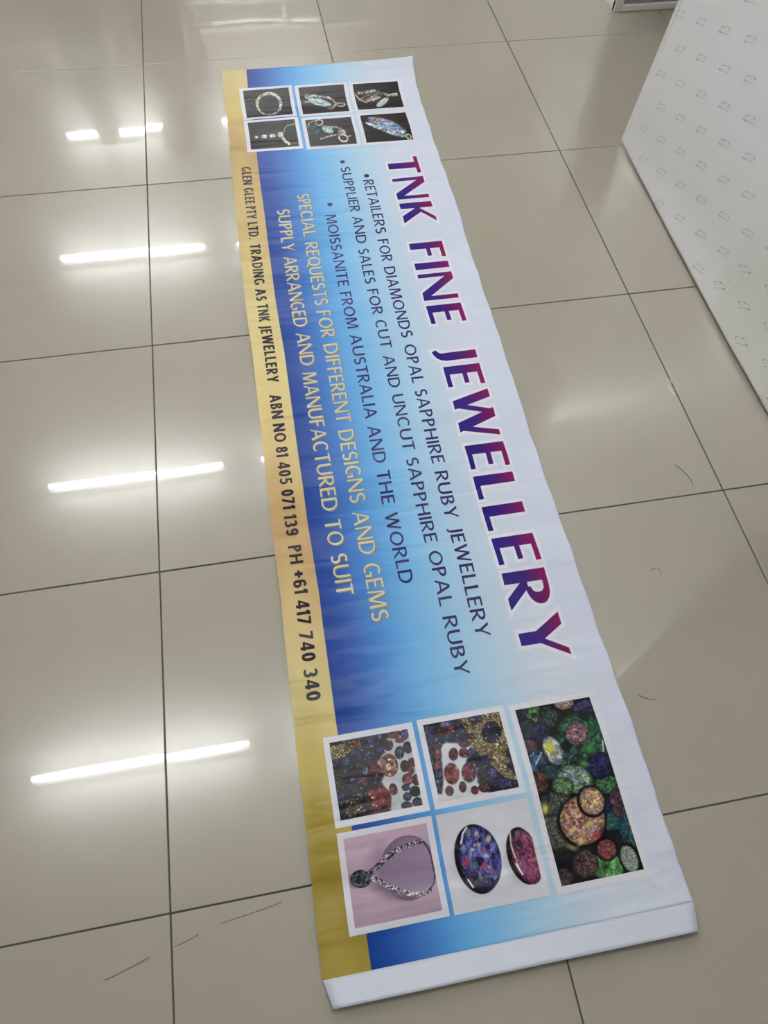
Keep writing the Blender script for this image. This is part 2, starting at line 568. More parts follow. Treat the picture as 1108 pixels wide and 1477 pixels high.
# thin seam lines near the far end
# folded white end strip, lifted off the floor
SL0, SL1 = Vector((0.2234, -2.531, 0.0)), Vector((0.2347, -2.5690, 0.0))
SR0, SR1 = Vector((0.8250, -2.5325, 0.0)), Vector((0.8118, -2.5722, 0.0))
nu, nv = 40, 8
vv, ff = [], []
for i in range(nv):
    k = i / (nv - 1)
    for j in range(nu):
        u = j / (nu - 1)
        a = SL0.lerp(SR0, u)
        b = SL1.lerp(SR1, u)
        q = a.lerp(b, k)
        z = float(zf(u, 1.0)) + 0.0003 + 0.0120 * k ** 0.9 + 0.0012 * k * math.sin(u * 7 + 1)
        vv.append((q.x, q.y, z))
me = bpy.data.meshes.new('end_strip')
me.from_pydata(vv, [], [(i * nu + j, (i + 1) * nu + j, (i + 1) * nu + j + 1, i * nu + j + 1) for i in range(nv - 1) for j in range(nu - 1)])
me.polygons.foreach_set('use_smooth', [True] * len(me.polygons))
if me.polygons[0].normal.z < 0:
    me.flip_normals()
strip = obj('end_strip', me, M['vinyl_white'], banner)
strip['label'] = 'folded-up unprinted white end strip'
so = strip.modifiers.new('thickness', 'SOLIDIFY')
so.thickness = 0.0008
so.offset = -1.0


# ------------------------------------------------------------------ printed lettering (stroke letters, cap height 1)
def G_V(x, y0, y1, w): return ('V', x, y0, y1, w)
def G_H(x0, x1, y, w): return ('H', x0, x1, y, w)
def G_D(x0, y0, x1, y1, w): return ('D', x0, y0, x1, y1, w)
def G_A(cx, cy, rx, ry, a0, a1, a, b): return ('A', cx, cy, rx, ry, a0, a1, a, b)


def glyph(ch, a, b, k):
    """k = width factor; returns (advance width without bearing, strokes)"""
    W = {'A': .88, 'B': .62, 'C': .78, 'D': .82, 'E': .56, 'F': .54, 'G': .82, 'H': .78, 'I': 0, 'J': .36, 'K': .72, 'L': .52, 'M': 1.0,
         'N': .82, 'O': .94, 'P': .60, 'Q': .94, 'R': .68, 'S': .58, 'T': .66, 'U': .78, 'W': 1.16, 'Y': .78, '.': 0, '+': .6,
         '0': .6, '1': .3, '3': .58, '4': .64, '5': .58, '6': .6, '7': .56, '8': .6, '9': .6}
    w = W.get(ch, .4) * k
    if ch in 'I.':
        w = a
    h, t = a / 2, b / 2
    g = []
    if ch == 'A':
        g = [G_D(t, 0, w * .47, 1, b), G_D(w - h, 0, w * .52, 1, a), G_H(w * .2, w * .78, .32, b)]
    elif ch == 'B':
        r = w * .5
        g = [G_V(h, 0, 1, a), G_H(h, w * .5, 1 - t, b), G_H(h, w * .5, .525, b), G_H(h, w * .5, t, b),
             G_A(w * .5, .76, w * .42 - h, .24 - t, -90, 90, a, b), G_A(w * .5, .265, w * .5 - h, .265 - t, -90, 90, a, b)]
    elif ch == 'C':
        g = [G_A(w * .55, .5, w * .55 - h, .5 - t, 48, 312, a, b)]
    elif ch == 'D':
        g = [G_V(h, 0, 1, a), G_H(h, w * .42, 1 - t, b), G_H(h, w * .42, t, b), G_A(w * .42, .5, w * .58 - h, .5 - t, -90, 90, a, b)]
    elif ch in 'EFL':
        g = [G_V(h, 0, 1, a)]
        if ch in 'EF': g += [G_H(h, w, 1 - t, b), G_H(h, w * .88, .53, b)]
        if ch in 'EL': g += [G_H(h, w, t, b)]
    elif ch == 'G':
        g = [G_A(w * .52, .5, w * .52 - h, .5 - t, 48, 290, a, b), G_V(w - h, .07, .44, a), G_H(w * .62, w, .44 - t, b)]
    elif ch == 'H':
        g = [G_V(h, 0, 1, a), G_V(w - h, 0, 1, a), G_H(h, w - h, .52, b)]
    elif ch == 'I':
        g = [G_V(h, 0, 1, a)]
    elif ch == 'J':
        g = [G_V(w - h, .12, 1, a), G_A(w - h - .26 * k, .12, .26 * k, .26, -75, 0, a * .9, b)]
    elif ch == 'K':
        g = [G_V(h, 0, 1, a), G_D(h * 1.6, .42, w - t, 1, b * 1.15), G_D(w - h, 0, w * .36, .60, a * 1.1)]
    elif ch == 'M':
        g = [G_D(t, 0, w * .12, 1, b), G_D(w * .12 + h, 1, w * .5, 0, a), G_D(w * .5, 0, w * .88 - t, 1, b), G_D(w - h, 0, w * .88, 1, a)]
    elif ch == 'N':
        g = [G_V(t, 0, 1, b), G_V(w - t, 0, 1, b), G_D(h, 1, w - h, 0, a * 1.1)]
    elif ch in 'OQ0':
        g = [G_A(w / 2, .5, w / 2 - h, .5 - t, 0, 360, a, b)]
        if ch == 'Q': g += [G_D(w * 1.02, -.14, w * .52, .2, a)]
    elif ch in 'PR':
        g = [G_V(h, 0, 1, a), G_H(h, w * .46, 1 - t, b), G_H(h, w * .46, .46, b), G_A(w * .46, .73, w * .5 - h, .27 - t, -90, 90, a, b)]
        if ch == 'R': g += [G_D(w + .02 - h, 0, w * .36, .48, a)]
    elif ch == 'S':
        r = .25 - b / 4
        g = [G_A(w / 2, .5 + r, w / 2 - h, r, 35, 270, a, b * 1.1), G_A(w / 2, .5 - r, w / 2 - h, r, -145, 90, a, b * 1.1)]
    elif ch == 'T':
        g = [G_V(w / 2, 0, 1, a), G_H(0, w, 1 - t, b)]
    elif ch == 'U':
        g = [G_V(h, .34, 1, a), G_V(w - h, .34, 1, a), G_A(w / 2, .34, w / 2 - h, .34 - t, 180, 360, a, b)]
    elif ch == 'W':
        g = [G_D(h, 1, w * .29, 0, a), G_D(w * .29, 0, w * .52, 1, b), G_D(w * .52, 1, w * .76, 0, a), G_D(w * .76, 0, w - t, 1, b)]
    elif ch == 'Y':
        g = [G_V(w / 2, 0, .48, a), G_D(h, 1, w / 2, .40, a), G_D(w - t, 1, w / 2 + h * .3, .40, b)]
    elif ch == '1':
        g = [G_V(w - h, 0, 1, a), G_D(b * .5, .70, w - h, .96, b * 1.3)]
    elif ch == '3':
        r = .25 - b / 4
        g = [G_A(w * .46, .5 + r, w * .5 - h, r, -90, 150, a, b), G_A(w * .46, .5 - r, w * .54 - h, r, -150, 90, a, b)]
    elif ch == '4':
        g = [G_V(w * .72, 0, 1, a), G_H(0, w, .26, b), G_D(h * .6, .26, w * .72 - h * .4, 1, a * .8)]
    elif ch == '5':
        g = [G_H(w * .1, w * .94, 1 - t, b), G_V(w * .1 + h * .8, .46, 1, a * .8), G_A(w * .46, .33, w * .54 - h, .33 - t, -150, 125, a, b)]
    elif ch == '6':
        g = [G_A(w / 2, .31, w / 2 - h, .31 - t, 0, 360, a, b), G_A(w / 2, .62, w / 2 - h, .38 - t, 30, 180, a, b), G_V(h, .3, .63, a)]
    elif ch == '9':
        g = [G_A(w / 2, .69, w / 2 - h, .31 - t, 0, 360, a, b), G_A(w / 2, .38, w / 2 - h, .38 - t, 210, 360, a, b), G_V(w - h, .37, .7, a)]
    elif ch == '7':
        g = [G_H(0, w, 1 - t, b), G_D(w * .3, 0, w - h * .9, 1 - t, a)]
    elif ch == '8':
        r = .25 - b / 4
        g = [G_A(w / 2, .5 + r, w * .46 - h, r, 0, 360, a, b), G_A(w / 2, .5 - r, w / 2 - h, r, 0, 360, a, b)]
    elif ch == '+':
        g = [G_V(w / 2, .2, .82, b), G_H(0, w, .51, b)]
    elif ch == '.':
        g = [G_V(h, 0, a * .9, a)]
    return w, g


def strips(strokes, e):
    """strokes -> (left points, right points) polylines, grown by e"""
    out = []
    for g in strokes:
        k = g[0]
        if k == 'V':
            _, x, y0, y1, w = g
            ys = np.linspace(y0 - e, y1 + e, 7)
            out.append((np.stack([np.full(7, x - w / 2 - e), ys], 1), np.stack([np.full(7, x + w / 2 + e), ys], 1)))
        elif k == 'H':
            _, x0, x1, y, w = g
            xs = np.linspace(x0 - e, x1 + e, 5)
            out.append((np.stack([xs, np.full(5, y + w / 2 + e)], 1), np.stack([xs, np.full(5, y - w / 2 - e)], 1)))
        elif k == 'D':
            _, x0, y0, x1, y1, w = g
            dx, dy = x1 - x0, y1 - y0
            L = math.hypot(dx, dy)
            f = e / abs(dy) if e else 0
            q = np.linspace(-f, 1 + f, 8)
            hw = w / 2 + e * L / abs(dy)
            xs, ys = x0 + dx * q, y0 + dy * q
            out.append((np.stack([xs - hw, ys], 1), np.stack([xs + hw, ys], 1)))
        else:
            _, cx, cy, rx, ry, a0, a1, a, b = g
            n = max(7, int(abs(a1 - a0) / 12) + 2)
            th = np.radians(np.linspace(a0, a1, n))
            ee = e if abs(a1 - a0) >= 359 else e
            if e and abs(a1 - a0) < 359:
                da = e / max(.1, (rx + ry) / 2)
                th = np.linspace(math.radians(a0) - da, math.radians(a1) + da, n)
            c, s = np.cos(th), np.sin(th)
            hw = (b + (a - b) * c * c) / 2 + ee
            nx, ny = c / max(rx, .02), s / max(ry, .02)
            nl = np.hypot(nx, ny)
            nx, ny = nx / nl, ny / nl
            px, py = cx + rx * c, cy + ry * s
            out.append((np.stack([px + nx * hw, py + ny * hw], 1), np.stack([px - nx * hw, py - ny * hw], 1)))
    return out


def lettering(name, text, s_base, s_cap, t0, t1, dz, ink, a=.13, b=.09, k=1.0, gap=.13, space=.42, under=None, across=2):
    """one part per printed word; under = (name, ink, grow, ds, dt, dz) adds a halo or drop shadow as a sub-part"""
    cap = (s_cap - s_base)

    def layout(aa, bb):
        words, cur, x = [], [], 0.0
        for ch in text:
            if ch == ' ':
                words.append(cur)
                cur = []
                x += space * k
                continue
            w, g = glyph(ch, aa, bb, k)
            cur.append((x, g))
            x += w + gap * k
        words.append(cur)
        return [w for w in words if w], x - gap * k
    words, x = layout(a, b)
    for _ in range(3):                     # keep stem widths true after fitting the measured length
        r = (t1 - t0) * BL / (x * cap * 0.6)
        words, x = layout(a / r, b if r > 1.1 else b)
    sc = (t1 - t0) / x

    def build(nm, word, grow, ds, dt, z, col, parent):
        V, F, ST = [], [], []
        base = 0
        for x0, g in word:
            for Lp, Rp in strips(g, grow):
                n = len(Lp)
                q = np.linspace(0, 1, across + 1)
                grid = Lp[:, None, :] * (1 - q)[None, :, None] + Rp[:, None, :] * q[None, :, None]
                S = s_base + grid[..., 1] * cap + ds
                T = t0 + (x0 + grid[..., 0]) * sc + dt
                V.append(P(S, T, z).reshape(-1, 3))
                ST.append(np.stack([S, T], -1).reshape(-1, 2))
                F.append(grid_faces(n, across + 1) + base)
                base += n * (across + 1)
                z += 2e-7
        V, F, ST = np.concatenate(V), np.concatenate(F), np.concatenate(ST)
        pz = V[F]
        nz = np.cross(pz[:, 1] - pz[:, 0], pz[:, 3] - pz[:, 0])[:, 2]
        F[nz < 0] = F[nz < 0][:, ::-1]         # all strokes face up
        c = col(ST[:, 0], ST[:, 1]) if callable(col) else np.asarray(col, float)
        return ink_mesh(nm, V, F, ST, c, M['print'], parent)
    for w in words:
        o = build(name, w, 0.0, 0.0, 0.0, dz, ink, banner)
        if under:
            build(under[0], w, under[2], under[3], under[4], under[5], under[1], o)


def title_ink(S, T):
    u = np.clip((S - .738) / .149, -.3, 1)
    return tone(stops(u, [-.3, 0, .25, .5, .75, 1], [(26, 18, 108), (30, 20, 118), (42, 22, 122), (64, 20, 112), (98, 16, 96), (130, 14, 86)]), .95)


NAVY = tone((44, 32, 92), .9)
BLACKINK = tone((30, 22, 38), .95)
YEL, YELS = tone((188, 183, 148)), tone((124, 118, 94))
lettering('title_word', 'TNK FINE JEWELLERY', .738, .887, .2015, .8235, .00042, title_ink, a=.28, b=.125, gap=.16, space=.52,
          under=('halo', (.82, .82, .93), .07, 0, 0, .00024), across=4)
bt = dict(a=.20, b=.125, gap=.14, space=.46)
by = dict(a=.16, b=.10, gap=.14, space=.46)
lettering('printed_word', 'RETAILERS FOR DIAMONDS OPAL SAPPHIRE RUBY JEWELLERY', .6025, .6505, .2365, .798, .0004, NAVY, **bt)
lettering('printed_word', 'SUPPLIER AND SALES FOR CUT AND UNCUT SAPPHIRE OPAL RUBY', .5095, .5555, .2115, .825, .0004, NAVY, **bt)
lettering('printed_word', 'MOISSANITE FROM AUSTRALIA AND THE WORLD', .3935, .4410, .293, .7445, .0004, NAVY, **bt)
sh = ('drop_shadow', YELS, 0, .0030, .0010, .00026)
lettering('gold_word', 'SPECIAL REQUESTS FOR DIFFERENT DESIGNS AND GEMS', .2830, .3390, .2515, .772, .00045, YEL, under=sh, **by)
lettering('gold_word', 'SUPPLY ARRANGED AND MANUFACTURED TO SUIT', .1820, .2372, .2775, .7463, .00045, YEL, under=sh, **by)
for txt, ta, tb in (('GLEN GLEE PTY LTD.', .1965, .3205), ('TRADING AS TNK JEWELLERY', .329, .520),
                    ('ABN NO 81 405 071 139', .535, .685), ('PH +61 417 740 340', .695, .8255)):
    lettering('contact_word', txt, .0460, .0900, ta, tb, .0005, BLACKINK, a=.23, b=.165, k=.66, gap=.15, space=.38)
# bullets
for s, t in ((.6250, .2290), (.5265, .2012), (.4240, .2757)):
    n = 14
    th = np.linspace(0, 2 * PI, n, endpoint=False)
    S = s + .0125 * np.cos(th)
    T = t + .0125 * .6 / BL * np.sin(th)
    ink_mesh('bullet', P(S, T, .0004), np.arange(n)[None, :], np.stack([S, T], -1), NAVY, M['print'], banner)


# ------------------------------------------------------------------ the printed photographs (painted per vertex)
class Pic:
    """paints in the pixel frame of a quad given by its four corners (tl, tr, br, bl)"""
    def __init__(self, quad, nt, ns, bg):
        q = np.array(quad, float)
        v, u = np.meshgrid(np.linspace(0, 1, nt), np.linspace(0, 1, ns), indexing='ij')
        w = np.stack([(1 - u) * (1 - v), u * (1 - v), u * v, (1 - u) * v], -1)
        self.X, self.Y = w @ q[:, 0], w @ q[:, 1]
        self.u, self.v = u, v
        self.px = abs(q[1, 0] - q[0, 0]) / ns
        self.I = np.zeros(u.shape + (3,)) + np.array(bg, float)
        self.sd = 1

    def put(self, col, m):
        m = np.clip(m, 0, 1)[..., None]
        self.I = self.I * (1 - m) + np.asarray(col, float) * m

    def mul(self, f, m):
        self.I = self.I * (1 - np.clip(m, 0, 1)[..., None] * (1 - f))

    def loc(self, cx, cy, rx, ry, ang):
        a = math.radians(ang)
        dx, dy = self.X - cx, self.Y - cy
        x = (dx * math.cos(a) + dy * math.sin(a)) / rx
        y = (-dx * math.sin(a) + dy * math.cos(a)) / ry
        return x, y, np.hypot(x, y)

    def soft(self, r, rad):
        return np.clip((1 - r) * rad / (1.2 * self.px) + .5, 0, 1)

    def blob(self, cx, cy, rx, ry, ang, col, feather=.5, k=1.0):
        x, y, r = self.loc(cx, cy, rx, ry, ang)
        self.put(col, np.clip((1 - r) / feather, 0, 1) * k)

    def gem(self, cx, cy, rx, ry, ang, col, facet=5.0, rim=.55, glint=1.0, var=.5, shadow=False):
        self.sd += 1
        x, y, r = self.loc(cx, cy, rx, ry, ang)
        if shadow:
            self.mul(.75, np.clip((1.18 - r) * 4, 0, 1))
        m = self.soft(r, min(rx, ry))
        val, d, e = cells(x * facet * .5 + 3.3, y * facet * .5 + 1.7, self.sd)
        n = fbm(x * 2.5 + self.sd, y * 2.5, self.sd)
        f = (1 - var) + var * 1.5 * val * (.5 + n) - .22 * np.clip(r - .55, 0, 1) * 2 * rim
        f = f * (1 - .35 * rim * (r > .88))
        c = np.array(col, float) * np.clip(f, .08, 2)[..., None]
        self.put(np.clip(c, 0, 235), m)
        if glint > 0:
            g = fbm(x * 4 + 9, y * 4, self.sd + 3, 2)
            self.put((225, 225, 238), m * np.clip((g - .76) * 14, 0, 1) * .7 * glint)

    def opal(self, cx, cy, rx, ry, ang, cols, scale=3.0, rim=.7, base=None, flow=1.0, cut=None):
        """opal: patches of play-of-colour between cols"""
        self.sd += 1
        x, y, r = self.loc(cx, cy, rx, ry, ang)
        m = self.soft(r, min(rx, ry))
        if cut is not None:
            m = m * cut
        wx = x + .25 * (fbm(x * 3, y * 3 + 9, self.sd + 2) - .5)
        wy = y * flow + .25 * (fbm(x * 3 + 4, y * 3, self.sd + 7) - .5)
        val, d, e = cells(wx * scale + 2.2, wy * scale + 1.1, self.sd)
        val = .65 * val + .35 * fbm(wx * scale * 1.6, wy * scale * 1.6, self.sd + 30)
        lo, hi = .18, .82
        c = stops(np.clip((val - lo) / (hi - lo), 0, 1), np.linspace(0, 1, len(cols)), cols)
        c = c * (.72 + .5 * fbm(wx * scale * 4, wy * scale * 4, self.sd + 40, 2))[..., None]
        c = c * (.62 + .76 * cells(wx * scale * 3.1 + 7, wy * scale * 3.1, self.sd + 60)[0])[..., None]
        c = c * (1 - rim * np.clip((r - .72) / .28, 0, 1) ** 1.5)[..., None]
        self.put(np.clip(c, 0, 235), m)

    def pebbles(self, scale, cols, mask, bright=.8, dark=.12, ang=0.0, gl=.5):
        """a heap of small faceted stones"""
        self.sd += 3
        a = math.radians(ang)
        x = (self.X * math.cos(a) + self.Y * math.sin(a)) / scale
        y = (-self.X * math.sin(a) + self.Y * math.cos(a)) / scale
        val, d, e = cells(x, y, self.sd)
        v2, d2, e2 = cells(x * 3.1, y * 3.1, self.sd + 50)
        c = stops(val, np.linspace(0, 1, len(cols)), cols)
        f = (dark + bright * np.clip(e * 2.2, 0, 1)) * (.45 + .9 * v2)
        c = c * f[..., None]
        c = c + (np.clip((v2 * (1 - d2) - .72) * 7, 0, 1) * gl * 190)[..., None]
        self.put(np.clip(c, 0, 235), mask)

    def near(self, pts):
        """distance to a polyline and arc length along it"""
        best = np.full(self.X.shape, 1e9)
        arc = np.zeros(self.X.shape)
        acc = 0.0
        for (x0, y0), (x1, y1) in zip(pts, pts[1:]):
            L = math.hypot(x1 - x0, y1 - y0) + 1e-9
            q = np.clip(((self.X - x0) * (x1 - x0) + (self.Y - y0) * (y1 - y0)) / L ** 2, 0, 1)
            d = np.hypot(self.X - x0 - q * (x1 - x0), self.Y - y0 - q * (y1 - y0))
            n = d < best
            best = np.where(n, d, best)
            arc = np.where(n, acc + q * L, arc)
            acc += L
        return best, arc

    def line(self, pts, w, col, k=1.0, grain=0.0, gs=.12):
        d, arc = self.near(pts)
        m = np.clip((w / 2 - d) / (1.2 * self.px) + .5, 0, 1) * k
        c = np.array(col, float)
        if grain > 0:
            self.sd += 1
            g = fbm(self.X * gs, self.Y * gs, self.sd, 2)
            c = c * (1 - grain + 2 * grain * np.clip((g - .3) * 1.9, 0, 1))[..., None]
        self.put(np.clip(c, 0, 240), m)

    def region(self, pts, feather):
        """soft inside mask of a polygon"""
        inside = np.zeros(self.X.shape, bool)
        n = len(pts)
        j = n - 1
        for i in range(n):
            xi, yi = pts[i]
            xj, yj = pts[j]
            c = ((yi > self.Y) != (yj > self.Y)) & (self.X < (xj - xi) * (self.Y - yi) / (yj - yi + 1e-9) + xi)
            inside ^= c
            j = i
        d, _ = self.near(list(pts) + [pts[0]])
        return np.clip(np.where(inside, d, -d) / feather + .5, 0, 1)


def arc_pts(cx, cy, rx, ry, a0, a1, n=24, rot=0):
    r = math.radians(rot)
    o = []
    for k in range(n):
        th = math.radians(a0 + (a1 - a0) * k / (n - 1))
        x, y = rx * math.cos(th), ry * math.sin(th)
        o.append((cx + x * math.cos(r) - y * math.sin(r), cy + x * math.sin(r) + y * math.cos(r)))
    return o


FRAME_INK = (.77, .78, .86)


def photo(label, s0, s1, t0, t1, pic, fs, ft, gam=1.0, sat=.74):
    fr = patch('photo_frame', s0 - fs, s1 + fs, t0 - ft, t1 + ft, .00036, FRAME_INK, banner)
    fr['label'] = label
    nt, ns = pic.X.shape
    T, S = np.meshgrid(np.linspace(t0, t1, nt), np.linspace(s0, s1, ns), indexing='ij')
    I = np.clip(pic.I, 0, 255)
    g = I.mean(-1, keepdims=True)
    I = g + (I - g) * sat
    I = 255 * (np.clip(I, 0, 255) / 255) ** gam
    c = np.clip(lin(np.clip(I, 0, 255)) / .8 - .004, 0.002, .85)
    p = ink_mesh('picture', P(S, T, .0005), grid_faces(nt, ns), np.stack([S, T], -1), c, M['print'], fr)
    return fr


BLK = (38, 35, 37)
# --- six small jewellery photographs at the far end
def pic1():
    p = Pic([(120, 150), (850, 115), (920, 545), (175, 585)], 90, 120, BLK)
    ring = arc_pts(535, 370, 190, 168, 0, 360, 40)
    p.line(ring[18:32], 50, (150, 146, 132), 1, .45, .05)
    p.line(ring[28:40], 46, (202, 196, 178), 1, .4, .06)
    p.line(ring[36:] + ring[:4], 44, (150, 186, 182), 1, .4, .06)
    p.line(ring[2:20], 26, (150, 168, 156), 1, .4, .06)
    p.line([(210, 285), (330, 275)], 22, (70, 64, 66), .8)
    p.line([(330, 300), (345, 400), (400, 480)], 26, (166, 160, 146), 1, .4, .06)
    p.blob(800, 330, 80, 60, 0, (40, 58, 54), 1, .7)
    return p


def pic4():
    p = Pic([(185, 670), (945, 625), (1015, 1065), (235, 1095)], 90, 120, BLK)
    p.blob(550, 850, 380, 130, 0, (52, 50, 50), 1, .8)
    for x, y, rx, ry in ((320, 887, 32, 22), (447, 882, 52, 28), (580, 875, 50, 30)):
        p.gem(x, y, rx, ry, 0, (206, 206, 204), 4, .3, .5, .35)
    p.line([(765, 830), (780, 770), (830, 722), (940, 705)], 18, (150, 142, 124), 1, .3, .08)
    p.line([(740, 905), (785, 970), (850, 1020)], 44, (208, 204, 176), 1, .45, .06)
    p.line([(850, 1015), (1000, 1010)], 10, (150, 146, 130), .9)
    p.gem(710, 862, 48, 42, 0, (222, 216, 184), 5, .3, .6, .4)
    return p


def pic2():
    p = Pic([(60, 165), (820, 130), (910, 585), (140, 615)], 90, 120, BLK)
    p.line([(180, 310), (300, 290), (420, 310), (560, 320), (640, 370), (680, 430), (660, 490), (580, 520)], 34, (166, 160, 150), 1, .5, .05)
    p.opal(420, 400, 210, 62, 16, [(92, 142, 178), (150, 196, 206), (196, 206, 186), (150, 176, 214), (214, 208, 150)], 2.4, .5)
    p.line([(170, 385), (260, 385)], 26, (150, 160, 150), 1, .5, .06)
    p.line(arc_pts(770, 455, 72, 32, 0, 360, 20, 8), 20, (188, 178, 164), 1, .35, .06)
    p.line([(680, 425), (740, 430)], 22, (196, 188, 176), 1, .3, .06)
    p.gem(600, 520, 60, 28, 0, (150, 136, 140), 4, .4, .6, .4)
    p.line(arc_pts(205, 300, 34, 30, 0, 360, 14), 14, (160, 154, 140), 1, .3, .06)
    return p


def pic5():
    p = Pic([(180, 715), (940, 685), (1040, 1110), (255, 1160)], 90, 120, BLK)
    p.opal(310, 880, 120, 100, 0, [(26, 40, 42), (48, 74, 76), (64, 96, 92)], 2.2, .7)
    p.line(arc_pts(410, 760, 60, 45, 0, 360, 18), 22, (196, 176, 166), 1, .35, .05)
    p.line([(220, 820), (260, 750), (350, 730)], 16, (160, 150, 146), 1, .3, .06)
    p.opal(550, 880, 110, 62, 28, [(84, 142, 140), (128, 180, 172), (196, 214, 178), (110, 164, 164)], 2.2, .45)
    p.line([(590, 850), (680, 840), (770, 880), (840, 950)], 30, (176, 156, 154), 1, .4, .05)
    p.line([(430, 1040), (540, 1010), (650, 980), (740, 970)], 26, (168, 152, 150), 1, .5, .07)
    p.gem(790, 940, 70, 50, 20, (176, 150, 152), 4, .3, .6, .4)
    p.line(arc_pts(810, 1030, 75, 50, 0, 360, 22, 15), 24, (206, 184, 170), 1, .3, .05)
    p.line([(880, 1010), (930, 1000)], 18, (190, 174, 166), 1, .3)
    return p


def pic3():
    p = Pic([(55, 160), (750, 120), (855, 520), (155, 562)], 90, 120, (32, 29, 30))
    p.line([(110, 300), (170, 380), (290, 440)], 20, (200, 194, 186), 1, .2, .05)
    p.line([(120, 290), (240, 275), (380, 255), (500, 290), (610, 320), (740, 325)], 42, (150, 144, 138), .9, .6, .05)
    p.line([(200, 370), (300, 310), (440, 300)], 30, (130, 124, 120), .9, .6, .06)
    p.opal(375, 372, 130, 52, -14, [(96, 78, 78), (160, 134, 132), (206, 190, 180), (120, 92, 92)], 2, .5)
    p.opal(530, 440, 120, 50, -38, [(196, 176, 110), (206, 206, 176), (136, 170, 196), (176, 190, 206)], 2.2, .4)
    p.line([(620, 330), (700, 300), (745, 300)], 18, (180, 174, 166), 1, .4, .06)
    return p


def pic6():
    p = Pic([(180, 660), (885, 605), (1000, 1025), (275, 1075)], 90, 120, (36, 33, 33))
    p.blob(620, 820, 330, 170, 20, (54, 46, 42), 1, .9)
    p.opal(590, 830, 320, 105, 24, [(52, 62, 86), (104, 142, 196), (160, 186, 220), (132, 112, 176), (186, 206, 220), (90, 66, 116)], 3.0, .55)
    p.line([(290, 780), (420, 850), (560, 900), (700, 945), (820, 940), (870, 905)], 44, (176, 206, 216), .9, .5, .03)
    p.opal(440, 740, 70, 34, -10, [(120, 76, 50), (206, 160, 96), (86, 66, 60)], 2.5, .5)
    p.line([(820, 980), (900, 975)], 34, (130, 160, 136), .9, .4, .05)
    p.line(arc_pts(925, 985, 46, 26, 0, 360, 14, 25), 16, (206, 200, 180), 1, .3)
    return p


FS, FT = .0185, .0048
photo('white-framed photo of a beaded bracelet on black', .0985, .331, .0430, .1008, pic1(), FS, FT)
photo('white-framed photo of a gold ring with three loose stones', .0990, .333, .1125, .1660, pic4(), FS, FT)
photo('white-framed photo of a pale blue pendant on black', .3815, .617, .0450, .1035, pic2(), FS, FT)
photo('white-framed photo of a teal stone in a rose wire mount', .3850, .617, .1160, .1683, pic5(), FS, FT)
photo('white-framed photo of a chain and pale opal on black', .6630, .901, .0461, .1024, pic3(), FS, FT)
photo('white-framed photo of a long violet-blue opal on black', .6645, .900, .1145, .1680, pic6(), FS, FT)

BLU = [(20, 20, 38), (36, 40, 76), (60, 68, 116), (28, 30, 54), (88, 96, 144), (60, 32, 54)]
RED = [(60, 18, 26), (116, 34, 40), (150, 60, 56), (70, 22, 40)]
GLD = [(120, 96, 52), (196, 174, 96), (150, 120, 64), (214, 200, 140)]


